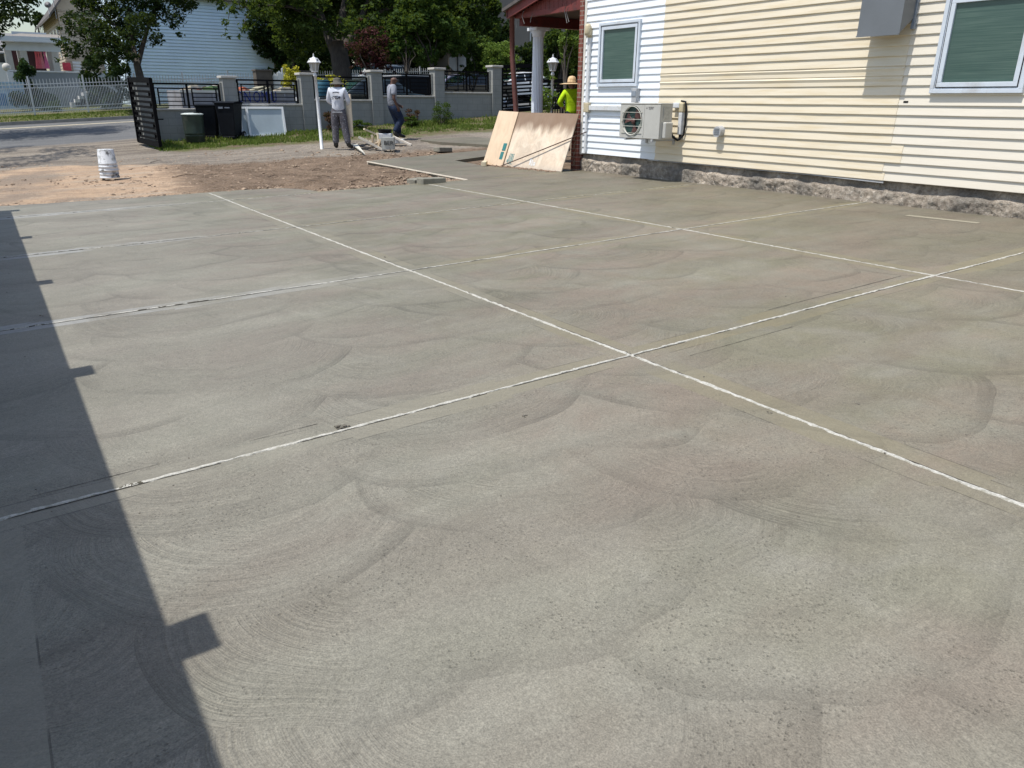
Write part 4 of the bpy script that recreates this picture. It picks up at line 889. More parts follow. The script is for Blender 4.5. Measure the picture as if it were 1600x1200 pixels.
a,b=gp(554,230,.06),gp(571,242,.02); mb=MB(); mb.add([a+Vector((-.05,.0,0)),a+Vector((.12,.08,.02)),b],[(0,1,2)]); mb.add([a+Vector((-.05,.0,-.02)),a+Vector((.12,.08,.0)),b+Vector((0,0,-.015))],[(2,1,0)]); mb.bar(a,a+Vector((-.1,.35,.02)),.03); single('pointed_trowel',mb,mat('steel_pale',(.62,.60,.52),.5),'pale pointed blade lying in front of the tool pile','trowel')
for i,(px,py,dx,dz,l) in enumerate([(582,230,.05,.25,.3),(587,229,-.08,.3,.28),(590,232,.12,.22,.3),(593,228,-.02,.34,.34),(585,226,.2,.1,.35),(578,225,-.1,.15,.3)]):
    p=gp(px,py); rodt('wood_offcut',p,p+Vector((dx,.05,dz)),.07,(M_oldwood,M_plank)[i%2],['short brown offcut at the left of the tool pile','pale offcut standing in the tool pile','yellowish offcut leaning right in the pile','tallest brown offcut leaning in the pile','pale offcut lying flat behind the pile','small brown stake at the pile\'s left end'][i],'offcut',.03).__setitem__('group','wood offcuts heaped in the tool pile')
for i in range(14):
    rr=random.Random(i+300); p=gp(578+rr.uniform(0,24),224+rr.uniform(0,9)); a=rr.uniform(0,3.1); L_=rr.uniform(.25,.6); z_=rr.uniform(.03,.2)
    o=rodt('wood_offcut',p+Vector((0,0,z_*.4)),p+Vector((L_*math.cos(a),L_*math.sin(a)*.5,z_)),.05,(M_oldwood,M_plank,mat('dark_board',(.06,.055,.05)))[i%3],('small %s splinter of timber crossed in the heap of tools'%('brown','pale','blackened')[i%3]),'offcut',.025); o['group']=('brown','pale','blackened')[i%3]+' timber splinters in the tool heap'
bk2=gp(607,233.5); r_=thing('painted_bucket','square grey white bucket with black brush lettering in the tool pile','bucket',bk2,-YAW); mb=MB(); b=[(-.15,-.12),(.15,-.12),(.15,.12),(-.15,.12)]; t=[(-.17,-.14),(.17,-.14),(.17,.14),(-.17,.14)]
mb.add([(x,y,0) for x,y in b]+[(x,y,.30) for x,y in t]+[(x*.93,y*.93,.30) for x,y in t]+[(x*.93,y*.93,.02) for x,y in b],[(3,2,1,0),(0,1,5,4),(1,2,6,5),(2,3,7,6),(3,0,4,7),(4,5,9,8),(5,6,10,9),(6,7,11,10),(7,4,8,11),(8,9,13,12),(9,10,14,13),(10,11,15,14),(11,8,12,15),(12,13,14,15)]); bevel(part('bucket_body',mb,mat('bucket_greywhite',(.45,.46,.43),.6,.15,7,dirt=(.25,.24,.22)),r_),.01)
me=text_mb('BER',.15,.002); me.transform(Matrix(((1,0,0,.035),(0,0,-1,-.1395),(0,1,0,.16),(0,0,0,1)))); me.materials.append(M_black); link('lettering',me,r_)
pn=gp(602,222,.24); r_=thing('black_pan','black mixing pan resting on the white tub behind the painted bucket','pan',pn,-YAW); mb=MB(); mb.lathe([(.15,0),(.19,.10),(.20,.105),(.185,.10),(.14,.015),(0,.015)],24,(0,0,0),0,0,1.1,.8); part('pan_body',mb,M_blackpl,r_)
mb=MB(); mb.box(-.2,-.13,-.24,.2,.13,-.002); bevel(tag(link('white_tub',mb.mesh('white_tub',[mat('tub_white',(.55,.57,.6),.5,.1,6)]),None,pn),'low white tub under the black pan','tub'),.02).rotation_euler=(0,0,-YAW)
tb=gp(622,224); mb=MB(); mb.box(-.17,-.1,0,.17,.1,.12); bevel(tag(link('white_box',mb.mesh('white_box',[M_whitep]),None,tb),'small white box by the walking man\'s boot','box'),.01).rotation_euler=(0,0,-YAW)
# ------------------------------------------------------------------ people
def skin(name,chains,m,sub=2):
    keys={};vs=[];rs=[];es=[]
    def idx(p,r):
        k=tuple(round(c,4) for c in p)
        if k not in keys: keys[k]=len(vs); vs.append(p); rs.append(r)
        return keys[k]
    for ch in chains:
        pr_=None
        for p,r in ch:
            i=idx(p,r)
            if pr_ is not None and pr_!=i: es.append((pr_,i))
            pr_=i
    me=bpy.data.meshes.new(name); me.from_pydata(vs,es,[]); o=bpy.data.objects.new(name,me); COL.objects.link(o)
    o.modifiers.new('s','SKIN'); 
    for i,sv in enumerate(me.skin_vertices[0].data):
        r=rs[i]; sv.radius=(r if isinstance(r,tuple) else (r,r)); sv.use_root=(i==0)
    ss=o.modifiers.new('u','SUBSURF'); ss.levels=sub; ss.render_levels=sub
    dg=bpy.context.evaluated_depsgraph_get(); m2=bpy.data.meshes.new_from_object(o.evaluated_get(dg)); bpy.data.objects.remove(o); m2.name=name
    m2.materials.clear(); m2.materials.append(m); m2.polygons.foreach_set('use_smooth',[True]*len(m2.polygons)); m2.update(); return m2
def lerp(a,b,t): return tuple(a[i]+(b[i]-a[i])*t for i in range(3))
def person(label,base,rz,J,skinc,shirt,trous,shoe,long_sleeve,hair=None,fing_dir=None):
    r=thing('person',label,'person',base,rz)
    ms=mat('skin_%s'%hash(skinc),skinc,.55,.1,10)
    pel,sp,ch,nk,hb,hd,tp=[J[k] for k in('pel','sp','ch','nk','hb','hd','tp')]
    fwdh=Vector(J.get('face',(0,1,0)))
    chains=[[(pel,(.105,.085)),(sp,(.10,.08)),(ch,(.12,.085)),(nk,.058),(hb,.062),(hd,(.082,.098)),(tp,(.066,.08))]]
    nose=Vector(hd)+fwdh*.095+Vector((0,0,-.01)); chains.append([(hd,(.082,.098)),(tuple(nose),.016)])
    side=fwdh.cross(Vector((0,0,1)))
    for s in(-1,1): chains.append([(hd,(.082,.098)),(tuple(Vector(hd)+side*s*.088+Vector((0,0,-.005))),.02)])
    for s,k in((-1,'L'),(1,'R')):
        sh,el,wr_=J['sh'+k],J['el'+k],J['wr'+k]
        chains.append([(ch,(.12,.085)),(sh,.058),(lerp(sh,el,.5),.050),(el,.040),(lerp(el,wr_,.4),.040),(wr_,.026)])
        d=(Vector(wr_)-Vector(el)).normalized(); palm=Vector(wr_)+d*.05; hand_n=Vector(J.get('palmn'+k,(s*1.,0,0))).normalized(); across=d.cross(hand_n).normalized(); 
        chains.append([(wr_,.026),(tuple(palm),(.034,.018))])
        for q,(o_,l) in enumerate(((-.028,.062),(-.010,.074),(.009,.070),(.027,.055))):
            b0=palm+across*o_+d*.028; b1=b0+d*l*.5-hand_n*.008; b2=b0+d*l*.85-hand_n*.03; chains.append([(tuple(palm),(.034,.018)),(tuple(b0),.0095),(tuple(b1),.009),(tuple(b2),.008)])
        t0=palm-across*.035-d*.01; t1=t0-across*.022+d*.03-hand_n*.012; chains.append([(tuple(palm),(.034,.018)),(tuple(t0),.012),(tuple(t1),.010)])
        hp,kn,an,to=J['hp'+k],J['kn'+k],J['an'+k],J['to'+k]
        chains.append([(pel,(.105,.085)),(hp,.085),(lerp(hp,kn,.5),.072),(kn,.056),(lerp(kn,an,.35),.055),(an,.038),(to,.034)])
    link('body',skin('body',chains,ms,1),r)
    # eyes, hair
    for s in(-1,1):
        mb=MB(); mb.ball(Vector(hd)+fwdh*.088+side*s*.032+Vector((0,0,.012)),.012,6); part('eye',mb,mat('eye_dark',(.03,.02,.02),.3),r)
    if hair:
        mb=MB(); mb.ball(Vector(hd)+Vector((0,0,.03))-fwdh*.012,.094,8,.95,1.05,1.0); part('hair',mb,mat('hair_%s'%hash(hair),hair,.8,.2,30),r)
    # shirt
    g=.014; c=[[(lerp(pel,sp,-.55),(.150+g,.118+g)),(lerp(pel,sp,.35),(.150+g,.118+g)),(sp,(.140+g,.112+g)),(ch,(.158+g,.118+g)),(lerp(ch,nk,.75),.075)]]
    for k in 'LR':
        sh,el,wr_=J['sh'+k],J['el'+k],J['wr'+k]
        if long_sleeve: c.append([(ch,(.158+g,.118+g)),(sh,.082),(lerp(sh,el,.5),.070),(el,.060),(lerp(el,wr_,.55),.055),(lerp(el,wr_,.92),.040)])
        else: c.append([(ch,(.158+g,.118+g)),(sh,.080),(lerp(sh,el,.5),.074),(lerp(sh,el,.78),.074)])
    link('shirt',skin('shirt',c,shirt),r)
    c=[[(lerp(pel,sp,.55),(.135,.105)),(pel,(.155,.122))]]
    for k in 'LR':
        hp,kn,an=J['hp'+k],J['kn'+k],J['an'+k]; c.append([(pel,(.155,.122)),(hp,.118),(lerp(hp,kn,.5),.112),(kn,.094),(lerp(kn,an,.5),.090),(lerp(kn,an,.93),.082)])
    link('trousers',skin('trousers',c,trous),r)
    for k in 'LR':
        an,to=J['an'+k],J['to'+k]; link('boot',skin('boot',[[(lerp(J['kn'+k],an,.72),.062),(an,.066),(lerp(an,to,.55),(.060,.052)),(lerp(an,to,1.1),(.054,.040))]],shoe,1),r)
    return r
def fabric(name,c,st=None,bands=None,spl=None):
    t=NT(name); n=t.noise(5,4,None,.6,dist=.6); cc=t.mix(t.mr(n,.35,.7),c,tuple(q*.72 for q in c))
    if spl: cc=t.mix(t.mr(t.noise(26,3,None,.7),.58,.64),cc,spl)
    if bands: 
        x,y,z=t.xyz(); w_=t.math('GREATER_THAN',t.math('SINE',t.math('MULTIPLY',t.math('ADD',z,t.math('MULTIPLY',x,.25)),150)),.1); cc=t.mix(t.math('MULTIPLY',w_,t.mr(z,1.13,1.08,0,.75)),cc,bands)
    t.set(cc,.85,t.bump(n,.6,.03),0,.2); return t.m
boots=mat('boot_black',(.03,.028,.026),.6,.3,8)
std=dict(pel=(0,0,.95),sp=(0,.0,1.10),ch=(0,-.005,1.31),nk=(0,.0,1.47),hb=(0,.01,1.53),hd=(0,.02,1.61),tp=(0,.015,1.685),
 shL=(-.17,0,1.40),shR=(.17,0,1.40),elL=(-.25,-.02,1.13),elR=(.25,-.02,1.13),wrL=(-.25,.1,.90),wrR=(.25,.1,.90),
 hpL=(-.09,0,.88),hpR=(.09,0,.88),knL=(-.10,.02,.50),knR=(.10,.02,.50),anL=(-.11,-.02,.09),anR=(.11,-.02,.09),toL=(-.12,.15,.045),toR=(.12,.15,.045))
# man holding plank, seen from behind, head bowed
J=dict(std); J.update(hb=(0,.04,1.50),hd=(0,.09,1.55),tp=(0,.085,1.635),nk=(0,.02,1.44),ch=(0,0,1.30),sp=(0,-.015,1.12),elR=(.26,.03,1.12),wrR=(.20,.22,.98),elL=(-.24,.05,1.14),wrL=(-.12,.25,1.06),knL=(-.11,.03,.50),anL=(-.12,0,.09),toL=(-.15,.15,.045),knR=(.13,.0,.5),anR=(.20,-.03,.09),toR=(.26,.12,.045),face=(0,.95,-.3))
wtee=fabric('white_tee',(.68,.72,.80)); gp1=fabric('grey_work_trousers',(.115,.11,.125),spl=(.30,.31,.36))
pb=gp(533,232.5)
p1=person('man in white printed long sleeve shirt and grey hat, back turned, holding a plank',pb,-YAW,J,(.20,.11,.07),wtee,gp1,boots,True)
p1.scale=(1.05,1.05,1.02)
hc=Vector(J['hd'])+Vector((0,-.005,.035)); mb=MB(); mb.lathe([(.185,-.055),(.18,-.04),(.098,.005),(.096,.06),(.080,.095),(0,.11)],22,hc); mb.lathe([(.163,-.048),(.09,-.002)],22,hc); ho=part('hat',mb,fabric('grey_hat',(.13,.125,.11)),p1)
# shirt print : arc of letters and an eye shaped mark, slightly proud of the back
mb=MB(); bk_y=-.148
for i in range(7):
    a=-0.6+.2*i; x_=.11*math.sin(a)*1.1; z_=1.30+.035*math.cos(a)*2-.02; mb.box(x_-.010,bk_y+.002-.008*math.cos(a),z_-.014,x_+.006,bk_y+.016,z_+.012)
for (x0,z0,x1,z1) in((-.11,1.22,-.05,1.26),(-.06,1.25,.04,1.262),(-.03,1.20,.03,1.21),(.02,1.195,.10,1.235),(.05,1.235,.10,1.25),(-.10,1.19,-.06,1.22),(-.045,1.222,-.015,1.236)):
    mb.bar((x0,bk_y,z0),(x1,bk_y,z1),.012,.014)
mb.box(.055,bk_y-.004,1.205,.085,bk_y+.01,1.235); part('shirt_print',mb,mat('print_dark',(.035,.04,.06),.8),p1)
mb=MB(); mb.box(-.12,-.135,.875,.12,-.13,.895); part('belt',mb,mat('belt',(.4,.42,.45),.6),p1)
# plank
pc=D(546,181,19.0); a=D(546.5,147,19.3); b=D(545.5,214,19.3); a.x=b.x=(a.x+b.x)/2; a.y=b.y=(a.y+b.y)/2
mb=MB(); mb.bar(b,a,.16,.035,upv=(math.sin(YAW+.55),math.cos(YAW+.55),0)); single('held_plank',mb,M_plank,'pale pine plank held upright in the right hand of the man in white','plank',origin=b)
# walking man in grey tee, profile to the right
J=dict(std); J.update(pel=(0,0,.93),sp=(0,-.015,1.09),ch=(0,-.02,1.29),nk=(0,.01,1.44),hb=(0,.035,1.50),hd=(0,.055,1.575),tp=(0,.045,1.655),elR=(.24,-.03,1.10),wrR=(.22,.06,.87),elL=(-.22,.0,1.10),wrL=(-.16,.20,.93),hpL=(-.09,0,.87),hpR=(.09,.0,.87),knR=(.09,.20,.53),anR=(.09,-.02,.15),toR=(.09,.10,.055),knL=(-.09,.12,.50),anL=(-.09,.16,.09),toL=(-.09,.33,.045),face=(0,1,-.08))
gt=fabric('grey_tee',(.30,.32,.37),bands=(.05,.055,.07)); jn=fabric('dark_jeans',(.018,.03,.065),spl=(.05,.055,.07))
pb=gp(616,216.5)
p2=person('bald man in grey striped-hem T-shirt and dark jeans walking to the right',pb,-YAW-1.15,J,(.11,.055,.038),gt,jn,boots,False)
p2.scale=(1.12,1.12,1.01)
mb=MB(); mb.tube([(.205+.03*math.cos(t),.13+.03*math.sin(t),.945) for t in[.7*i for i in range(10)]],.007,5); part('wristwatch',mb,mat('watch',(.5,.5,.5),.3,metal=.5),p2)
# neon shirt man with straw hat
J=dict(std); J.update(hb=(0,.04,1.50),hd=(0,.08,1.57),tp=(0,.07,1.65),nk=(0,.02,1.44),elL=(-.30,.0,1.16),wrL=(-.16,.18,1.08),elR=(.25,.06,1.15),wrR=(.12,.28,1.1),face=(0,.96,-.25))
pos3=D(894,165,17.6); zz3=gz(pos3.x,pos3.y); neon=fabric('neon_yellow',(.52,.80,.015))
p3=person('worker in neon yellow long sleeves and straw hat behind the plywood',(pos3.x,pos3.y,zz3),-YAW+.25,J,(.22,.12,.08),neon,fabric('black_trousers',(.02,.022,.03)),boots,True)
k3=(D(893,118,17.6).z-zz3)/1.77; p3.scale=(1.05,1.05,k3)
hc=Vector(J['hd'])+Vector((0,-.005,.045)); mb=MB(); n=28
prof=[(.27,-.045),(.273,-.038),(.18,-.018),(.100,-.012),(.098,.05),(.085,.10),(.055,.135),(0,.145)]
mb.lathe(prof,n,hc); mb.lathe([(.27,-.046),(.1,-.02)],n,hc); ho=part('straw_hat',mb,mat('straw',(.62,.45,.26),.8,.3,25,.5,60),p3); mb=MB(); mb.lathe([(.102,-.01),(.101,.012)],n,hc); part('hat_band',mb,mat('band_brown',(.20,.12,.06),.8),ho)
# ------------------------------------------------------------------ vegetation
def leaves(mb,c,rad_,n,sz,rnd,flat=.6,mi=0):
    for _ in range(n):
        while True:
            p=Vector((rnd.uniform(-1,1),rnd.uniform(-1,1),rnd.uniform(-1,1)))
            if p.length<1: break
        p=Vector((c[0]+p.x*rad_[0],c[1]+p.y*rad_[1],c[2]+p.z*rad_[2])); s=sz*rnd.uniform(.6,1.3)
        nrm=Vector((rnd.gauss(0,.55),rnd.gauss(0,.55),rnd.uniform(.2,1))).normalized(); t=nrm.orthogonal().normalized(); t.rotate(Matrix.Rotation(rnd.uniform(0,6.28),3,nrm)); b=nrm.cross(t)
        mb.add([p-t*s*.5,p-b*s*.28+nrm*s*.06,p+t*s*.5-nrm*s*.1,p+b*s*.28+nrm*s*.06],[(0,1,2,3)],mi)
def tree(label,base,th,cc,cr_,nl,sz,ml,seed,nclump=26,trunk_r=.2,limbs=7,name='tree',cat='tree',group=None,clr=.33,bare=True,shape=None,lean=(0,0)):
    rnd=random.Random(seed); base=Vector(base); r=thing(name,label,cat,base,0,group); cc=Vector(cc)-base
    tr=MB(); fk=Vector((cc.x*.25+lean[0],cc.y*.25+lean[1],th)); tr.tube([(0,0,-.3),(0,0,.15),fk*.5+Vector((rnd.uniform(-.1,.1),0,0)),fk],[trunk_r*1.35,trunk_r,trunk_r*.82,trunk_r*.72],10)
    cl=MB(); clumps=[]
    for i in range(nclump):
        while True:
            p=Vector((rnd.uniform(-1,1),rnd.uniform(-1,1),rnd.uniform(-1,1)))
            if .35<p.length<1: break
        if shape: p=shape(p)
        clumps.append(cc+Vector((p.x*cr_[0],p.y*cr_[1],p.z*cr_[2])))
    for i,c in enumerate(clumps):
        if i<limbs:
            q=fk.lerp(c,.5)+Vector((rnd.uniform(-.3,.3),rnd.uniform(-.3,.3),rnd.uniform(-.1,.4))); tr.tube([fk-Vector((0,0,.15)),fk.lerp(q,.5)+Vector((0,0,.1)),q,c],[trunk_r*.55,trunk_r*.36,trunk_r*.22,trunk_r*.06],7)
            for _ in range(3):
                e=q.lerp(c,rnd.uniform(.2,.9)); tr.tube([e,e+Vector((rnd.uniform(-1,1),rnd.uniform(-1,1),rnd.uniform(-.2,.6)))*cr_[0]*.25],[trunk_r*.12,trunk_r*.03],5)
        k=rnd.uniform(.7,1.25); leaves(cl,c,(cr_[0]*clr*k,cr_[1]*clr*k,cr_[2]*clr*k*.8),int(nl/nclump),sz,rnd)
        for _ in range(4):
            o=Vector((rnd.gauss(0,1),rnd.gauss(0,1),rnd.gauss(0,.8)))*cr_[0]*clr*.85; leaves(cl,c+o,(cr_[0]*clr*.3,cr_[1]*clr*.3,cr_[2]*clr*.22),int(nl/nclump*.12),sz,rnd)
    part('trunk',tr,M_bark,r); part('crown',cl,ml,r); return r
# street tree in front of the pale blue house
tb=Vector((6.0,38.6,gz(6,38.6)))
def at(px,py,dep): return D(px,py,dep)
def crown_tree(label,base,cl_spec,ml,seed,nl,sz,trunk_pts,name='street_tree',group=None):
    """cl_spec: list of (center, radius)"""
    rnd=random.Random(seed); base=Vector(base); r=thing(name,label,'tree',base,0,group); tr=MB(); 
    for pts,rs in trunk_pts: tr.tube([Vector(p)-base for p in pts],rs,9)
    cl=MB(); tot=sum(s**2.2 for _,s in cl_spec)
    for c,s in cl_spec:
        c=Vector(c)-base; n=int(nl*s**2.2/tot)
        leaves(cl,c,(s,s,s*.75),int(n*.55),sz,rnd)
        for _ in range(7):
            o=Vector((rnd.gauss(0,.6),rnd.gauss(0,.6),rnd.gauss(0,.45)))*s*1.0; leaves(cl,c+o,(s*.33,s*.33,s*.24),int(n*.065),sz,rnd)
    part('trunk',tr,M_bark,r); part('crown',cl,ml,r); return r
d0=33.
bs=at(222,160,d0); bs.z=gz(bs.x,bs.y); A=lambda px,py,dd=0:at(px,py,d0+dd)
crown_tree('spreading street tree with forked dark trunk in front of the pale blue house',bs,[(A(140,10),.6),(A(200,85,1),.45),(A(122,30),.55),(A(118,50),.4),(A(145,38,-1),.7),(A(160,60,-1),.75),(A(182,42,1),.85),(A(205,62),.7),(A(165,88,-1),.55),(A(112,80),.45),(A(138,75),.5),(A(185,68,-1),.6),(A(200,20),.9),(A(235,5),.9),(A(270,28),.6),(A(285,5),.6),(A(140,112,.5),.5),(A(245,62,1),.35),(A(222,38,-1),.7),(A(160,5),.9),(A(250,-40),1.4),(A(190,-40),1.5),(A(135,-25),.9),(A(98,66),.35),(A(185,85,1),.5),(A(238,28),.3),(A(290,-30),1.0)],ML_dark,5,19000,.16,
 [([bs-Vector((0,0,.3)),A(221,140),A(219,120),A(214,100)],[.26,.2,.17,.15]),([A(214,100),A(205,85),A(190,70),A(165,60),A(125,45)],[.12,.1,.085,.06,.02]),([A(214,100),A(208,70),A(203,40),A(200,0)],[.12,.09,.06,.03]),([A(215,102),A(222,75),A(232,40),A(245,5),A(252,-30)],[.12,.1,.07,.05,.02]),([A(190,70),A(165,75),A(140,80)],[.05,.035,.015]),([A(208,62),A(180,40),A(150,10)],[.05,.04,.02]),([A(235,30),A(255,20),A(280,12)],[.035,.025,.012])])
# tree whose crown enters at the top left and shades the apron
bs=Vector((-4.6,27,gz(-4.6,27))); 
crown_tree('leafy tree hanging in at the upper left over the street',bs,[(at(8,8,24),.62),(at(22,22,23.5),.45),(at(30,2,24),.6),(at(-10,-20,24),1.2),(at(38,20,24.5),.35),(at(10,30,24),.3),(at(50,-5,24),.35),(at(-60,0,24),1.5),(at(-100,-80,24),2.0),(at(-30,-60,24),1.5),(at(-160,-60,22),1.8),(at(-140,20,23),1.3),(Vector((-4.5,24.5,6.)),1.6),(Vector((-1.6,23.2,6.6)),1.1),(Vector((-2.6,21.6,7.)),.9),(Vector((-.6,24.8,6.3)),.8),(Vector((-3.,26,6.)),1.3)],ML_dark,8,15000,.16,
 [([bs-Vector((0,0,.3)),bs+Vector((.1,0,1.4)),bs+Vector((.3,0,3.0))],[.3,.24,.2]),([bs+Vector((.3,0,3.0)),at(-60,-10,24),at(10,0,24)],[.15,.09,.03]),([bs+Vector((.3,0,3.0)),Vector((-5.5,24.5,4.5))],[.15,.05])],name='street_tree')
# branches over the right part of the blue house, belonging to the big tree
d1=31.
bs=at(535,130,33.5); bs.z=gz(bs.x,bs.y); A=lambda px,py,dd=0:at(px,py,33.5+dd)
rr=random.Random(3)
spec=[]
for px in range(430,700,24):
    for py in(-70,-30,5,40):
        if py>30 and not(440<px<480 or 600<px<700): continue
        if py>0 and px>600: continue
        spec.append((A(px+rr.uniform(-10,10),py+rr.uniform(-10,10),rr.uniform(-2.5,2.5)),rr.uniform(.8,1.25)))
for px_ in range(490,610,17): spec.append((A(px_,rr.uniform(36,56),rr.uniform(-2.2,-.8)),rr.uniform(.4,.6)))
spec+=[(A(450,60,2),.8),(A(470,85,3),.7),(A(495,60,3),.8),(A(490,35,2),.9),(A(560,60,3),.7),(A(410,12,-1),.35),(A(395,20,-1),.28),(A(365,15,-1),.25),(A(352,35,-1),.2),(A(380,45,-1),.2),(A(375,5,-1),.35),(A(355,55,-1),.16),(A(376,58,-1),.12),(A(400,-5,-1),.5),(A(345,8,-1),.25),(A(425,25,-1),.35),(A(330,-5,-1),.3)]
crown_tree('large spreading maple with thick ridged trunk behind the wall',bs,spec,ML_mid,11,42000,.19,
 [([bs-Vector((0,0,.3)),A(534,110),A(530,85),A(526,70)],[.55,.42,.40,.42]),([A(522,78),A(508,45),A(498,10),A(490,-40)],[.24,.17,.13,.08]),([A(530,75),A(532,40),A(540,0),A(545,-50)],[.26,.2,.15,.1]),([A(536,78),A(555,50),A(572,10),A(590,-30)],[.22,.17,.12,.07]),([A(500,20),A(450,10),A(410,8),A(360,14),A(352,50)],[.08,.06,.04,.02,.008]),([A(410,8),A(385,25),A(378,52)],[.025,.015,.006]),([A(560,40),A(600,15),A(640,5)],[.1,.07,.03]),([A(532,60),A(500,30),A(460,15)],[.1,.07,.03])],name='maple_tree')
# trees filling the middle distance
A=lambda px,py,dd:at(px,py,dd)
def simple(label,px,py_mid,dep,wpx,hpx,ml,seed,nl,sz,tpx=None,group=None,th=2.6,clr=.36,tr=.16,nclump=26,name='tree'):
    c=at(px,py_mid,dep); b=at(tpx or px,150,dep); b.z=gz(b.x,b.y); k=dep/F; return tree(label,b,th,c,(wpx*k/2,wpx*k/2*.8,hpx*k/2),nl,sz,ml,seed,nclump,tr,8,name,'tree',group,clr)
GT='leafy trees beyond the street wall'
simple('dark dense tree between the blue house and the thick maple trunk',462,40,44,125,150,ML_dark,21,16000,.26,group=GT)
simple('dark red leaved tree above the block wall',583,80,29.5,80,62,ML_red,22,2600,.12,580,None,1.2,.30,.07)
simple('green tree rising behind the dark red tree',590,10,46,120,150,ML_mid,23,14000,.26,600,group=GT)
simple('round light green tree above the second man',625,76,30,40,50,ML_bright,24,2800,.16,640,None,1.6,.4,.06)
simple('twin stemmed honey coloured tree right of the walking man',670,35,30.5,110,120,ML_bright,25,12000,.17,678,None,1.8,.34,.08)
simple('dark tree behind the twin stemmed one',650,60,50,140,130,ML_dark,26,14000,.28,656,group=GT)
simple('tall green tree left of the porch post',740,10,38,100,120,ML_mid,27,14000,.19,745,None,2.6)
simple('low shrubby tree with pale blossoms behind the stop sign',742,88,33,56,58,ML_bright,28,4500,.13,738,None,.8,.38,.05)
simple('bluish green drooping tree beside the brown post',762,60,42,70,80,ML_dark,29,6000,.2,765,None,1.4)
simple('leafy shrub with pale blossoms behind the brown post',782,92,31,52,50,ML_vine,30,3600,.11,784,None,.6,.4,.04)
simple('dark tree under the porch roof right of the column',880,85,30,60,110,ML_mid,31,7000,.15,872,None,1.0,.34,.1)
simple('drooping light leaved tree beside the brick corner',893,62,25,34,70,ML_vine,32,3000,.12,880,None,1.2,.36,.08)
simple('very dark background tree beyond the porch',868,110,40,110,110,ML_dark,33,9000,.24,850,None,1.)
simple('dark background tree closing the view over the wall',520,95,56,150,110,ML_dark,34,10000,.32,500,group=GT)
simple('dark background tree behind the maple crown',560,-10,50,220,110,ML_dark,35,15000,.32,560,group=GT)
simple('green tree top showing above the dark hedge',700,-10,46,150,110,ML_mid,36,12000,.26,705,group=GT)
simple('narrow hazy tree behind the tan house roof',62,30,66,16,22,ML_dark,37,600,.3,62,None,3)
# conical evergreens and shrubs over the street
def bush(label,base,w,h,ml,n,sz,seed,cone=False,name='shrub',cat='shrub',group=None):
    rnd=random.Random(seed); r=thing(name,label,cat,base,0,group); cl=MB(); st=MB()
    for i in range(9): 
        a=rnd.uniform(0,6.28); st.tube([(0,0,-.05),(w*.25*math.cos(a),w*.25*math.sin(a),h*rnd.uniform(.4,.8))],[.015,.005],5)
    nc=20
    for i in range(nc):
        z=rnd.uniform(.08,.95); rr_=(1-z)**.8 if cone else math.sqrt(max(0,1-(2*z-1.0)**2))*.9+.1; a=rnd.uniform(0,6.28); q=rnd.uniform(.3,.8)*rr_*w/2
        leaves(cl,(q*math.cos(a),q*math.sin(a),z*h),(w*.16*(rr_*.6+.4),w*.16*(rr_*.6+.4),h*.12),n//nc,sz,rnd)
    part('stem',st,M_bark,r); part('foliage',cl,ml,r); return r
def atb(px,dep): p=at(px,165,dep); p.z=gz(p.x,p.y); return p
b=Yp(41,120,46.); zb=gz(b.x,b.y); bush('dark conical evergreen beside the grey retaining wall',(b.x,b.y,zb),2.7,Yp(41,96,46.).z-zb,ML_cedar,9000,.11,41,True)
b=Yp(165,120,43.); zb=gz(b.x,b.y); bush('rounded dark evergreen behind the white fence by the tree trunk',(b.x,b.y,zb),2.6,Yp(165,88,43.).z-zb,ML_cedar,8000,.12,42)
b=Yp(202,120,43.); zb=gz(b.x,b.y); bush('small pointed evergreen left of the tree trunk',(b.x,b.y,zb),.8,Yp(202,98,43.).z-zb,ML_cedar,1500,.09,43,True)
b=Yp(85,160,43.); zb=gz(b.x,b.y); bush('low yellowish shrub behind the white fence',(b.x,b.y,zb),.9,.5,ML_bright,700,.09,44)
for i,(px,py,w_,h_,ml,lab,yy) in enumerate([(522,203,.75,.62,ML_brown,'dry brown shrub at the wall beside the white lantern post',24.1),(646,192,.75,.50,ML_brown,'dry brown shrub at the wall beside the walking man',24.1),(690,198,1.0,.72,ML_bright,'bright green shrub at the foot of the wall',23.6),(643,198,.55,.33,ML_bright,'low green weed clump under the dry brown shrub',23.7),(566,204,.9,.30,ML_bright,'green weed clump right of the held plank',23.8),(258,200,.45,.55,ML_vine,'yellowish bush behind the railing near the open gate',26.5),(455,112,1.2,1.9,ML_yel,'yellow leaved bush top left of the lantern',32)]):
    q=Yp(px,py,yy); x_=q.x; bush(lab,(x_,yy,gz(x_,yy)-.02),w_,h_,ml,1400 if w_<1.1 else 2500,.055 if yy<25 else .1,50+i)
# yellow leaved shrub behind the railing
q=Yp(512,140,27.2); bush('bright yellow leaved shrub showing through the railing',(q.x,27.2,gz(q.x,27.2)),1.9,1.55,ML_yel,4200,.09,61)
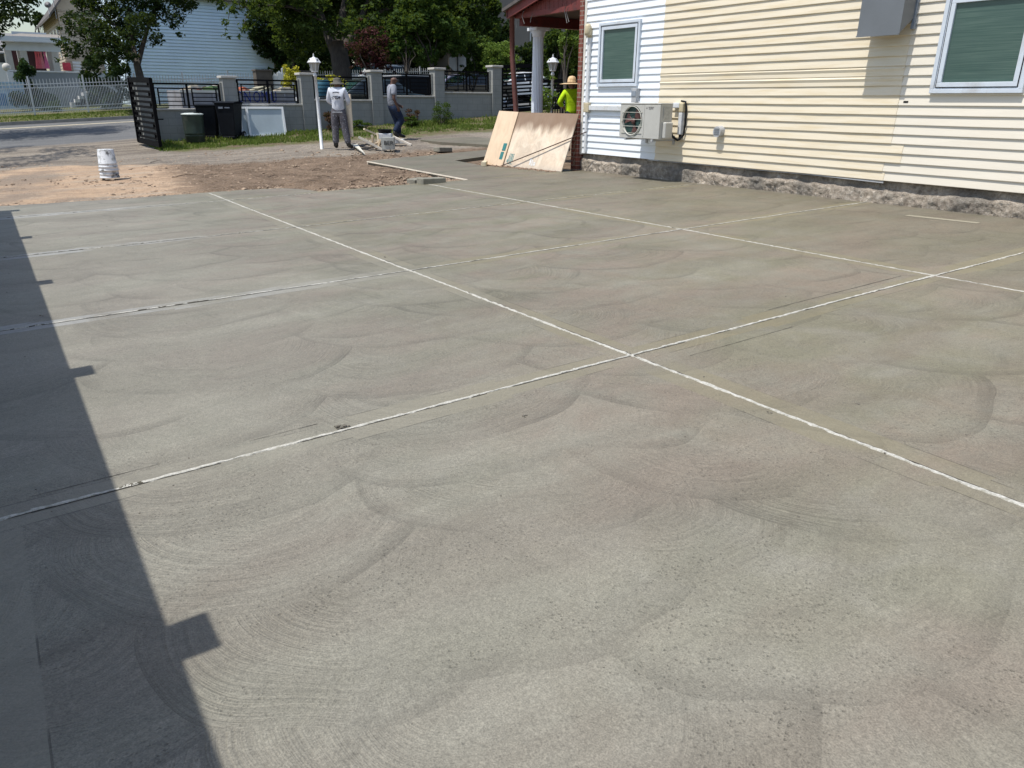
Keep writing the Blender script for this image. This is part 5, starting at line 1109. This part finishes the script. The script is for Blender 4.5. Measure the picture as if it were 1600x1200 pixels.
# vine on the second lamp
r_=thing('climbing_vine','leafy drooping vine wound around the lantern post behind the column','vine',(l2.x,l2.y,gz(l2.x,l2.y))); rnd=random.Random(9); mb=MB(); st=MB(); zt=1.75
st.tube([(.07*math.cos(t*2.5),.07*math.sin(t*2.5),t*.22) for t in range(9)],.012,5)
k=21.3/F
for (dx,z,rr_,n) in[(-.25,1.25,.26,150),(-.42,1.1,.2,100),(-.1,1.05,.25,130),(-.25,.8,.22,100),(-.1,.55,.25,110),(-.3,.35,.3,170),(-.45,.2,.25,120),(-.05,.2,.3,150),(.1,1.2,.16,60),(.0,1.7,.08,30),(-.5,.9,.1,40)]:
    leaves(mb,(dx*math.cos(YAW),-dx*math.sin(YAW),z),(rr_,rr_,rr_*.8),n,.10,rnd)
part('vine_stem',st,M_bark,r_); part('foliage',mb,ML_vine,r_)
# ------------------------------------------------------------------ street fence, white
wf=thing('picket_fence','long white metal picket fence along the far side of the street','fence',(5,39.3,1)); FY=39.35
xs=-6.
def fh(x): return gz(x,FY)
mb=MB(); pk=MB(); po=[]; x=-6.
while x<22:
    z=fh(x); pk.bar((x,FY,z+.08),(x,FY,z+1.40),.022); pk.bar((x+.0625,FY,z+.08),(x+.0625,FY,z+1.12),.018); pk.add([(x-.011,FY,z+1.40),(x+.011,FY,z+1.40),(x,FY,z+1.46)],[(0,1,2)]); x+=.125
wpart('pickets',pk,M_whitep,wf)
x=-6.
while x<22:
    mb=MB(); mb.bar((x,FY-.01,fh(x)-.1),(x,FY-.01,fh(x)+1.56),.06); wpart('post',mb,M_whitep,wf); x+=2.05
mb=MB()
for dz in(.16,.32,1.10,1.24): mb.bar((-6,FY-.012,fh(-6)+dz),(22,FY-.012,fh(22)+dz),.035)
wpart('rail',mb,M_whitep,wf)
# white panel gate in the fence
q=Yp(443,115,33); r_=thing('white_gate','white scalloped panel gate between dark pillars across the street','gate',(q.x,33,gz(q.x,33))); mb=MB(); w_=1.1; ztop=Yp(443,117,33).z-gz(q.x,33)
for i in range(7):
    u=-w_/2+w_*i/6; hh=ztop+.28*(1-abs(u)/(w_/2))**2-.05; mb.box(u-.085,-.02,.1,u+.085,.02,hh); mb.add([(u-.085,0,hh),(u+.085,0,hh),(u,0,hh+.09)],[(0,1,2)])
part('gate_panel',mb,mat('bright_white',(.8,.82,.82),.4),r_)
for s in(-1,1):
    mb=MB(); xx=.86*s+(.14 if s>0 else 0); mb.box(xx-.33,-.2,-.3,xx+.33,.25,ztop+.12); mb.box(xx-.36,-.24,ztop+.121,xx+.36,.29,ztop+.18); part('pillar',mb,mat('brown_pillar',(.10,.085,.07),.9,.2,4),r_)
# ------------------------------------------------------------------ houses across the street
def gable_box(root,x0,x1,y0,y1,zb,ze,zr,mw,mr_,ridge='x',ov=.4):
    mb=MB(); mb.box(x0,y0,zb,x1,y1,ze)
    if ridge=='y': xm=(x0+x1)/2; mb.add([(x0,y0,ze),(x1,y0,ze),(xm,y0,zr),(x0,y1,ze),(x1,y1,ze),(xm,y1,zr)],[(0,1,2),(5,4,3)])
    else: ym=(y0+y1)/2; mb.add([(x0,y0,ze),(x0,y1,ze),(x0,ym,zr),(x1,y0,ze),(x1,y1,ze),(x1,ym,zr)],[(2,1,0),(3,4,5)])
    wpart('wall',mb,mw,root); mb=MB(); t=.14
    if ridge=='y':
        xm=(x0+x1)/2; k=(zr-ze)/((x1-x0)/2); 
        for s,xe in((-1,x0-ov),(1,x1+ov)):
            ze2=ze-k*ov+.02; mb.add([(xe,y0-ov,ze2),(xm,y0-ov,zr+.02),(xm,y1+ov,zr+.02),(xe,y1+ov,ze2),(xe,y0-ov,ze2+t),(xm,y0-ov,zr+.02+t),(xm,y1+ov,zr+.02+t),(xe,y1+ov,ze2+t)],[(0,1,2,3),(7,6,5,4),(0,4,5,1),(3,2,6,7),(0,3,7,4)])
    else:
        ym=(y0+y1)/2; k=(zr-ze)/((y1-y0)/2)
        for ye in(y0-ov,y1+ov):
            ze2=ze-k*ov+.02; mb.add([(x0-ov,ye,ze2),(x0-ov,ym,zr+.02),(x1+ov,ym,zr+.02),(x1+ov,ye,ze2),(x0-ov,ye,ze2+t),(x0-ov,ym,zr+.02+t),(x1+ov,ym,zr+.02+t),(x1+ov,ye,ze2+t)],[(0,1,2,3),(7,6,5,4),(0,4,5,1),(3,2,6,7),(0,3,7,4)])
    return wpart('roof',mb,mr_,root)
def wwin(root,x,y,z,w_,h_,face='y',lab=None):
    f=MB(); g=MB(); 
    if face=='y': f.box(x-w_/2-.06,y-.05,z-.06,x+w_/2+.06,y+.02,z+h_+.06); g.box(x-w_/2,y-.056,z,x+w_/2,y-.051,z+h_); g.box(x-.01,y-.0565,z,x+.01,y-.0562,z+h_)
    else: f.box(x-.05,y-w_/2-.06,z-.06,x+.02,y+w_/2+.06,z+h_+.06); g.box(x-.056,y-w_/2,z,x-.051,y+w_/2,z+h_)
    o=wpart('window',f,M_whitep,root); wpart('pane',g,M_dglass,root,o); return o
def courses(root,x0,x1,y,z0,z1,step,m,nm='siding',face='y',y1=None):
    mb=MB(); z=z0; i=0
    while z<z1:
        zt=min(z+step,z1)
        if face=='y': mb.add([(x0,y-.06,z),(x1,y-.06,z),(x1,y-.02,zt-.022),(x0,y-.02,zt-.022),(x0,y+.03,z),(x1,y+.03,z),(x0,y+.02,zt-.022),(x1,y+.02,zt-.022)],[(0,1,2,3),(1,0,4,5),(3,2,7,6)])
        else: mb.add([(y-.035,x0,z),(y-.035,x1,z),(y-.008,x1,zt),(y-.008,x0,zt),(y,x0,z),(y,x1,z)],[(3,2,1,0),(5,4,0,1)])
        z+=step; i+=1
    return wpart(nm,mb,m,root)
# pale blue sided house: side wall parallel to the street
Y1=48.; xl=Yp(190,60,Y1).x; xr=Yp(424,60,Y1).x; zb=gz(10,Y1)-.5; ze=Yp(420,3,Y1).z
h1=thing('blue_house','large house with plain pale blue siding behind the trees','house',((xl+xr)/2,Y1,zb))
gable_box(h1,xl,xr,Y1+.001,Y1+11,zb,ze+.0,ze+2.6,M_blueside,M_roofdk,'x',.45); courses(h1,xl,xr,Y1,zb+.3,ze-.12,.165,M_blueside)
mb=MB(); mb.box(xr-.02,Y1-.06,zb,xr+.14,Y1+.12,ze-.1); mb.box(xr+.35,Y1+.9,zb,xr+.47,Y1+1.1,ze-.1); mb.box(xl-.3,Y1-.5,ze-.12,xr+.5,Y1-.02,ze-.05); wpart('corner_trim',mb,mat('trim_tan',(.42,.39,.34),.6),h1)
mb=MB(); mb.box(xr,Y1+.5,zb,xr+.9,Y1+6,ze-.05); wpart('side_wing',mb,mat('wing_grey',(.30,.30,.29),.7),h1)
for z in(gz(16,48)+.8,): wwin(h1,xr+.72,Y1+.499,z,.28,1.3)
# tan house with porch
hy=56.; z0=gz(3,56); k=h2=thing('tan_house','tan sided two storey house with an open pillared porch','house',(4,hy,z0-.3))
Xa=Yp(97,60,hy).x; Xb=Yp(200,60,hy).x; zE=Yp(97,12,hy).z
gable_box(h2,Xa,Xb+1.5,hy,hy+11,z0-.5,zE,zE+3.2,M_tan,M_roofdk,'y',.5); courses(h2,Xa,Xb+1.4,hy,z0+1.2,zE-.1,.17,M_tan); courses(h2,hy,hy+11,Xa,z0+1.2,zE-.1,.17,M_tan,'side_siding','x')
for yy,ww in((hy+1.6,.5),(hy+3.6,.6),(hy+5.8,.8)): wwin(h2,Xa-.03,yy,zE-2.6,ww,1.5,'x')
wwin(h2,Xa+3.0,hy-.03,zE-2.4,1.1,1.4)
mb=MB(); mb.box(Xa+.3,hy-.05,z0+1.3,Xa+.75,hy-.02,zE-2.9); wpart('corner_board',mb,M_whitep,h2)
# porch in front
py0=hy-4.6; PX0=Yp(4,70,py0+2).x; PX1=Yp(88,58,py0).x; zf=Yp(60,111,py0).z; zp=Yp(60,66,py0).z
mb=MB(); mb.box(PX0,py0,z0-1.5,PX1+3.2,hy-.01,zf-.05); wpart('porch_floor',mb,mat('porch_base',(.27,.29,.31),.8,.1,2),h2)
mb=MB(); mb.add([(PX0-.3,py0-.4,zp),(PX1+.5,py0-.4,zp),(PX1+.5,hy-.1,zp+.55),(PX0+1.2,hy-.1,zp+.55),(PX0-.3,py0-.4,zp+.18),(PX1+.5,py0-.4,zp+.18),(PX1+.5,hy-.1,zp+.7),(PX0+1.2,hy-.1,zp+.7)],[(0,1,2,3),(4,7,6,5),(1,5,6,2),(3,7,4,0)]); wpart('porch_roof',mb,mat('porch_shingle',(.22,.20,.18),.9,.2,4),h2)
mb=MB(); mb.box(PX0-.35,py0-.45,zp-.02,PX1+.55,py0-.39,zp+.24); mb.box(PX0+.0,py0+.02,zp-.45,PX1+.1,py0+.3,zp-.01); wpart('porch_fascia',mb,mat('fascia_pale',(.55,.58,.60),.6,.05,2),h2)
for px,yy in((14,py0+.2),(33,py0+1.6),(38,py0+.2),(79,py0+1.6),(86,py0+.2)):
    x_=Yp(px,90,yy).x; mb=MB(); mb.box(x_-.16,yy-.16,zf-.05,x_+.16,yy+.16,zp-.02); wpart('porch_post',mb,mat('porch_post_stone',(.46,.43,.39),.8,.1,3),h2)
mb=MB(); x_a=Yp(25,95,hy-.4).x; mb.box(PX0+.3,hy-.5,zf,Yp(68,90,hy).x,hy-.45,zf+1.35); wpart('red_screen',mb,mat('dark_red_screen',(.04,.01,.01),.8,.4,1),h2)
mb=MB(); x_=Yp(55,80,hy-.6).x; mb.box(x_-1.0,hy-.56,zf+1.45,x_+.75,hy-.5,zf+2.2); wpart('awning_window',mb,mat('pale_window',(.50,.55,.6),.4,.1,2),h2)
# satellite dish
q=Yp(75,8,hy-.5); r_=thing('satellite_dish','small grey satellite dish on the tan house eaves','dish',(q.x,hy-.5,q.z)); mb=MB(); mb.lathe([(0,0),(.10,.015),(.16,.04),(.18,.045)],16); o=part('dish',mb,mat('dish_dark',(.12,.12,.13),.6),r_); o.rotation_euler=(rad(70),0,rad(-20)); mb=MB(); mb.tube([(0,.05,-.6),(0,.05,0)],.03,6); part('dish_mast',mb,M_greyp,r_)
mb=MB(); q=Yp(84,6,hy); mb.tube([(q.x,hy,q.z-.8),(q.x,hy,q.z+1.2)],.03,6); single('roof_mast',mb,M_greyp,'thin mast rising from the tan house roof','mast')
# clothes
for i,(px,w_,c,lab) in enumerate([(57,.42,(.95,.16,.18),'bright red dress hanging first from the left on the porch'),(61,.40,(.9,.18,.2),'red dress hanging second from the left on the porch'),(65,.40,(.95,.28,.30),'coral red dress hanging third on the porch'),(71,.45,(.9,.2,.38),'pink dress hanging furthest right on the porch')]):
    yy=py0+.6; q=Yp(px,90,yy); hh=1.05; mb=MB(); n=14; vs=[]
    for j,(f,z) in enumerate(((.22,hh),(.30,hh*.86),(.2,hh*.66),(.36,hh*.3),(.5,0))):
        for k_ in range(n): t=2*math.pi*k_/n; rr_=w_*.55*f*(1+.12*math.sin(t*5)); vs.append((rr_*math.cos(t),rr_*math.sin(t)*.3,z))
    mb.add(vs,[(j*n+k_,j*n+(k_+1)%n,(j+1)*n+(k_+1)%n,(j+1)*n+k_) for j in range(4) for k_ in range(n)],0,True)
    o=thing('hanging_dress',lab,'dress',(q.x,yy,zf+.15),0,'dresses hung up on the porch'); part('dress_cloth',mb,mat('dress_%d'%i,c,.8,.2,6),o); mb=MB(); mb.tube([(-.1,0,hh),(0,0,hh+.07),(0,0,hh+.2),(.03,0,hh+.22)],.01,4); mb.tube([(0,0,hh+.07),(.1,0,hh)],.01,4); part('hanger',mb,M_whitep,o)
q=Yp(104,102,hy-.2); mb=MB(); mb.box(-.22,-.05,-.3,.22,.05,.15); tag(link('red_sign',mb.mesh('red_sign',[mat('red_pink',(.6,.05,.08),.6)]),None,q),'small red board hung on the tan house wall','sign')
# grey retaining wall with white posts and steps
ry=49.5; xa=Yp(17,120,ry).x; xb=Yp(149,120,ry).x; zt=Yp(80,113,ry).z
r_=thing('retaining_wall','smooth grey retaining wall with white end posts and steps, behind the white fence','wall',((xa+xb)/2,ry,gz(3,ry))); mb=MB(); mb.box(xa,ry,gz(3,ry)-.4,xb,ry+.25,zt); wpart('wall_panel',mb,mat('retaining_grey',(.20,.225,.25),.7,.06,2),r_)
mb=MB(); mb.box(xa-.1,ry-.04,zt+.001,xb+.1,ry+.3,zt+.07); wpart('coping',mb,M_whitep,r_)
for x_ in(xa,xb): mb=MB(); mb.box(x_-.14,ry-.08,gz(3,ry)-.4,x_+.14,ry-.005,zt-.02); wpart('end_post',mb,M_whitep,r_)
mb=MB(); mb.ball((xa-.1,ry+.1,zt+.2),.2,8); wpart('post_ball',mb,M_cap,r_)
mb=MB()
for i in range(5):
    q=Yp(119+6*i,160-5.2*i,ry-.8); mb.box(q.x-.25,ry-1.0,gz(q.x,ry)-.3,q.x+.45,ry-.01,q.z)
st_=wpart('steps',mb,mat('step_pale',(.5,.5,.49),.8,.1,3),r_)
mb=MB(); q=Yp(158,152,44.); 
mb=MB(); mb.lathe([(.14,0),(.13,.1),(.06,.14),(.10,.35),(.11,.5),(.07,.62),(.08,.7),(0,.8)],12); tag(link('garden_statue',mb.mesh('garden_statue',[M_cap]),None,(q.x,44.,gz(q.x,44.))),'small pale garden statue behind the fence by the steps','statue')
# white distant house far left
r_=thing('white_house','pale house with grey roof at the far left behind the tan house','house',(at(8,100,75).x,at(8,100,75).y,1)); a=at(-14,80,78); b=at(46,80,78); zE2=at(30,40,78).z
gable_box(r_,a.x,b.x,a.y,a.y+9,0,zE2-2.6,zE2-.6,mat('white_wall_far',(.6,.6,.6),.7,.05,1),mat('grey_roof_far',(.2,.2,.2),.8,.1,1),'x',.4); wwin(r_,(a.x+b.x)/2-1,a.y-.02,zE2-3.6,.8,1.4); wwin(r_,(a.x+b.x)/2+1.2,a.y-.02,zE2-3.6,.8,1.4)
# blue tarped object at far left behind fence
q=Yp(8,135,46); mb=MB(); mb.box(-.75,-.4,0,.75,.4,1.15); mb.box(-.8,-.45,1.151,.8,.45,1.22); 
r_=thing('playhouse','pale blue and white plastic box at the left edge behind the fence','plastic box',(q.x,46,gz(q.x,46)+.15)); part('box_body',mb,mat('paleblue_pl',(.35,.5,.65),.5,.2,3),r_); mb=MB(); mb.box(-.6,-.41,.15,-.05,-.401,.7); mb.box(.05,-.41,.15,.6,-.401,.7); part('side_panel',mb,mat('blue_pl',(.06,.2,.42),.5),r_)
# small far houses seen between trunks
def far_house(px0,px1,pyE,pyR,dep,col,lab,ridge='y',win=((.3,.5),(.7,.5))):
    a=at(px0,pyE,dep); b=at(px1,pyE,dep); y_=a.y; xb_=Yp(px1,pyE,y_).x; zR=at((px0+px1)/2,pyR,dep).z; r=thing('far_house',lab,'house',((a.x+xb_)/2,y_,0)); gable_box(r,a.x,xb_,y_,y_+8,-1,a.z,zR,mat('far_%s'%hash(col),col,.7,.06,1),mat('grey_roof_far',(.2,.2,.2),.8),ridge,.25)
    for u,v in win: wwin(r,a.x+(xb_-a.x)*u,y_-.02,a.z-1.9,.5,1.2)
    return r
far_house(503,520,104,96,60,(.45,.45,.44),'small pale gabled house left of the thick trunk')
far_house(543,600,112,100,70,(.35,.38,.42),'low grey white house seen under the dark red tree','x')
r=far_house(632,652,98,92,58,(.75,.75,.72),'narrow bright white house seen right of the dark trunks','y',((.7,.5),))
r=far_house(716,726,104,60,62,(.62,.56,.44),'tall cream wall glimpsed behind the stop sign','x',())
# large shaded grey-beige building behind the porch
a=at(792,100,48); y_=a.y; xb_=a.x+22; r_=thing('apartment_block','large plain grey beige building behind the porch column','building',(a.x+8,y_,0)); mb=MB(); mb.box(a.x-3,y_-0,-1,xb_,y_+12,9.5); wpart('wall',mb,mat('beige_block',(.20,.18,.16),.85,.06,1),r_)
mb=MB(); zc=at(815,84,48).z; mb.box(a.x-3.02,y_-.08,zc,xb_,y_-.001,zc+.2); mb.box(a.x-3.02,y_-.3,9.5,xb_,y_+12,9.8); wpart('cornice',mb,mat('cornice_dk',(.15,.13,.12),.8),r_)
for px in(822,): q=Yp(px,60,y_); wwin(r_,q.x+.8,y_-.02,1.6,.9,1.7); wwin(r_,q.x+.8,y_-.02,4.6,.9,1.7)
# ------------------------------------------------------------------ skip with blue letters, dumpster, stop sign, cars
SY=28.6; xa=Yp(283,150,SY).x; xb=Yp(478,150,SY).x; zt=Yp(330,141,SY).z; 
r_=thing('rubbish_skip','grey roll-off skip with blue letters heaped with rubbish behind the railing','skip',((xa+xb)/2,SY,gz(8,SY)))
mb=MB(); zb_=gz(8,SY)+.05; mb.box(xa,SY,zb_,xb,SY+.05,zt); mb.box(xa,SY+2.2,zb_,xb,SY+2.25,zt); mb.box(xa,SY+.05,zb_,xa+.05,SY+2.2,zt); mb.box(xb-.05,SY+.05,zb_,xb,SY+2.2,zt); mb.box(xa+.05,SY+.05,zb_,xb-.05,SY+2.2,zb_+.1); wpart('skip_body',mb,mat('skip_grey',(.27,.27,.29),.6,.15,2,dirt=(.15,.13,.12)),r_)
mb=MB(); mb.box(xa-.04,SY-.04,zt-.09,xb+.04,SY-.001,zt+.0); wpart('top_rail',mb,mat('skip_rail',(.6,.58,.52),.6,.1,3),r_)
mb=MB(); x_=xa+.4
while x_<xb: mb.box(x_,SY-.05,zb_,x_+.07,SY-.001,zt-.091); x_+=.62
wpart('rib',mb,mat('skip_grey',(.27,.27,.29),.6),r_)
for ch,px in(('O',375.5),('N',387.5),('O',402),('M',414),('U',428.5)):
    q=Yp(px,158,SY-.055); me=text_mb(ch,.52,.004); me.transform(Matrix(((.62,0,0,q.x-r_.location.x),(0,0,-1,SY-.056-r_.location.y),(0,1,0,q.z+.12-r_.location.z),(0,0,0,1)))); me.materials.append(mat('letter_blue',(.012,.03,.20),.5)); link('lettering',me,r_)
rnd=random.Random(4); cols=[(.5,.45,.36),(.35,.12,.08),(.12,.2,.08),(.2,.17,.14),(.45,.42,.4),(.55,.2,.12),(.3,.28,.2)]
labs=['flat tan scrap board at the left end of the skip heap','mossy green scrap near the left of the heap','reddish scrap panel in the middle of the heap','brown curved scrap lying on the heap','orange brown scrap beside the grey pillar','dark scrap sheet right of the grey pillar','pale scrap board over the blue letters','brown scrap board at the right of the heap']
for i,px in enumerate([296,312,325,338,348,378,400,440]):
    q=Yp(px,140,SY+.8); mb=MB(); s=rnd.uniform(.18,.4); mb.box(-s,-.4,-.1,s,.4,.05); mb.box(-s*.6,-.3,.051,s*.7,.3,.12); o=tag(link('scrap',mb.mesh('scrap',[mat('scrap_%d'%(i%7),cols[i%7],.8,.3,5)]),None,(q.x,SY+.8,zt-.02)),labs[i],'scrap','scrap heaped in the skip'); o.rotation_euler=(rnd.uniform(-.3,.3),rnd.uniform(-.25,.25),rnd.uniform(0,3))
def dump():
    Y_=27.2; xa=Yp(624,140,Y_).x; xb=Yp(681,140,Y_).x; zt=Yp(650,119,Y_).z; z=gz(14,Y_); r=thing('covered_trailer','black box trailer with its sunlit top edge coloured pale, parked behind the wall','trailer',((xa+xb)/2,Y_,z)); mb=MB(); mb.box(xa,Y_,z+.35,xb,Y_+1.6,zt); bevel(wpart('trailer_body',mb,M_blackpl,r),.04,2); mb=MB(); mb.box(xa+.1,Y_-.01,zt+.001,xb,Y_+1.6,zt+.04); wpart('lit_top_edge',mb,M_greyp,r)  # sunlight along the top edge is put in as a pale grey strip
    for xx in(xa+.5,xb-.5): mb=MB(); mb.tube([(xx,Y_+.02,z+.3),(xx,Y_+.25,z+.3)],.3,16); wpart('wheel',mb,mat('wheel_rubber',(.02,.02,.02),.8),r)
dump()
def tarp():
    Y_=26.4; q=Yp(500,135,Y_); z=gz(q.x,Y_); r=thing('covered_barrel','upright teal blue plastic barrel behind the railing by the lantern','barrel',(q.x+.08,Y_,z)); mb=MB(); h_=Yp(498,125,Y_).z-z; mb.lathe([(.24,0),(.27,.05),(.28,h_*.33),(.29,h_*.35),(.28,h_*.37),(.28,h_*.66),(.29,h_*.68),(.26,h_*.96),(.22,h_)],20); part('barrel_body',mb,mat('teal_plastic',(.02,.10,.15),.5,.15,4),r)
tarp()
# stop sign from the back
Y_=30.5; q=Yp(715,97,Y_); z=gz(q.x,Y_); r_=thing('stop_sign','back of an octagonal grey road sign on a dark post','road sign',(q.x,Y_,z)); mb=MB(); rr_=.40; zc=q.z-z; vs=[(rr_*math.cos(math.pi/8+k*math.pi/4),.0,zc+rr_*math.sin(math.pi/8+k*math.pi/4)) for k in range(8)]; mb.add(vs+[(v[0],.012,v[2]) for v in vs],[tuple(range(8)),tuple(reversed(range(8,16)))]+[(k,8+k,8+(k+1)%8,(k+1)%8) for k in range(8)]); part('sign_plate',mb,mat('sign_back',(.40,.43,.45),.4,.05,3,metal=.3),r_); mb=MB(); mb.bar((0,-.03,-.2),(0,-.03,zc+.5),.055); part('sign_post',mb,mat('sign_post',(.03,.03,.03),.6),r_); r_.rotation_euler=(0,0,-.5)
def car(label,c,rz,body,kind=0,nm='parked_car',g='cars parked along the street'):
    r=thing(nm,label,'car',c,rz,g); L=4.5 if kind==0 else 4.7; Wd=1.78; top=1.42 if kind==0 else 1.75
    lo=[(-L/2,.45),(-L/2+.05,.8),(-L/2+.8,.93),(-L/2+1.25,.97),(L/2-.75,.98),(L/2-.1,.92),(L/2,.7),(L/2,.42),(L/2-.3,.28),(-L/2+.3,.28)] if kind==0 else [(-L/2,.5),(-L/2+.05,.95),(-L/2+.9,1.06),(-L/2+1.2,1.1),(L/2-.2,1.12),(L/2,.9),(L/2,.5),(L/2-.3,.35),(-L/2+.3,.35)]
    cab=[(-L/2+1.15,.95),(-L/2+1.85,top-.06),(-L/2+2.2,top),(L/2-1.5,top),(L/2-1.2,top-.05),(L/2-.55,.97)] if kind==0 else [(-L/2+1.1,1.08),(-L/2+1.65,top-.06),(-L/2+1.95,top),(L/2-.5,top),(L/2-.35,top-.05),(L/2-.15,1.1)]
    def prism(pr,w0,w1=None,zc=None):
        mb=MB(); n=len(pr); w1=w1 or w0; zs=[p[1] for p in pr]; za,zb2=min(zs),max(zs)
        wf_=lambda z:w0+(w1-w0)*(z-za)/(zb2-za+1e-6)
        vs=[(x,-wf_(z)/2,z) for x,z in pr]+[(x,wf_(z)/2,z) for x,z in pr]; mb.add(vs,[tuple(range(n)),tuple(reversed(range(n,2*n)))]+[(i,n+i,n+(i+1)%n,(i+1)%n) for i in range(n)]); return mb
    t=NT('car_paint'); t.set(body,.25,None,.1,.6); t.b.inputs['Coat Weight'].default_value=.6
    bevel(part('body',prism(lo,Wd),t.m,r),.06,3); cabm=prism(cab,Wd-.1,Wd-.42); co_=bevel(part('cabin_roof',cabm,t.m,r),.04,2)
    # glass: slightly proud panels
    x=[p[0] for p in cab]; zb2=cab[0][1]+.04
    def wv(z): za=cab[0][1]; return ((Wd-.1)+((Wd-.42)-(Wd-.1))*(z-za)/(top-za))/2
    zt_=top-.10
    for s in(-1,1):
        for xa_,xb_,xc,xd in((cab[0][0]+.22,-.05,cab[1][0]+.06,-.05),(.02,cab[-1][0]-.3,.02,cab[-2][0]-.1)):
            gm=MB(); gm.add([(xa_,s*(wv(zb2)+.006),zb2),(xb_,s*(wv(zb2)+.006),zb2),(xd,s*(wv(zt_)+.006),zt_),(xc,s*(wv(zt_)+.006),zt_)],[(0,1,2,3) if s<0 else (3,2,1,0)]); part('side_window',gm,M_dglass,r)
    for nm_,a,b in(('windscreen',cab[0],cab[1]),('rear_window',cab[-1],cab[-2])):
        gm=MB(); sgn=-1 if nm_=='windscreen' else 1; a2=(a[0]+(b[0]-a[0])*.08+sgn*.012,a[1]+(b[1]-a[1])*.08+.01); b2=(a[0]+(b[0]-a[0])*.9+sgn*.012,a[1]+(b[1]-a[1])*.9+.01)
        gm.add([(a2[0],-wv(a2[1])+.1,a2[1]),(a2[0],wv(a2[1])-.1,a2[1]),(b2[0],wv(b2[1])-.08,b2[1]),(b2[0],-wv(b2[1])+.08,b2[1])],[(0,1,2,3)]); part(nm_,gm,mat('windscreen_glass',(.02,.05,.05),.05),r)
    for sx in(-1,1):
        for s in(-1,1):
            mb=MB(); mb.tube([(sx*(L/2-.85),s*(Wd/2-.2),.33),(sx*(L/2-.85),s*(Wd/2+.01),.33)],.33,20); wv_=part('wheel',mb,mat('wheel_rubber',(.02,.02,.02),.8),r); mb=MB(); mb.tube([(sx*(L/2-.85),s*(Wd/2+.012),.33),(sx*(L/2-.85),s*(Wd/2+.02),.33)],.2,14); part('rim',mb,mat('rim',(.45,.45,.46),.3,metal=.8),wv_)
            mb=MB(); mb.box(sx*(L/2-.02)-.02,s*.62-.16,.66,sx*(L/2-.02)+.03,s*.62+.16,.80); part('headlight' if sx<0 else 'tail_light',mb,mat('lampglass',(.6,.6,.6),.1) if sx<0 else mat('tail_red',(.35,.01,.01),.2),r)
    return r
def carat(px,Y_,**k): q=Yp(px,140,Y_); return (q.x,Y_,gz(q.x,Y_)-.02)
car('dark sedan with a sloping windscreen behind the wall beside the plank holder',carat(566,27.0),0.12,(.02,.03,.03))
car('white sedan seen through the closed gate behind the brown post',carat(806,34.0),.05,(.75,.76,.77))
car('grey violet sedan seen through the railing near the stop sign',carat(702,36.0),.08,(.22,.22,.30))
car('black car behind the railing right of the grey violet one',carat(735,33.5),.05,(.02,.02,.025))
car('white off-road car far off behind the thick trunk',carat(583,46.),.1,(.6,.62,.64),1)
car('dark blue car glimpsed beyond the closed gate',carat(850,37.),.1,(.04,.07,.12))
# steps / handrail beside the neon worker
a=D(864,152,19.5); b=D(892,154,18.3); za,zb_=gz(a.x,a.y),gz(b.x,b.y); r_=thing('handrail','low black metal handrail with upright bars beside the neon worker','railing',(a.x,a.y,za)); mb=MB()
for dz in(0,.16): mb.bar((a.x,a.y,a.z+dz*0-.18*(dz>0)),(b.x,b.y,b.z-.18*(dz>0)),.03)
for i in range(8): 
    t=i/7; p=a.lerp(b,t); mb.bar((p.x,p.y,gz(p.x,p.y)),p,.02)
wpart('rail_bars',mb,M_black,r_)
# dark hedge inside the shade behind the porch
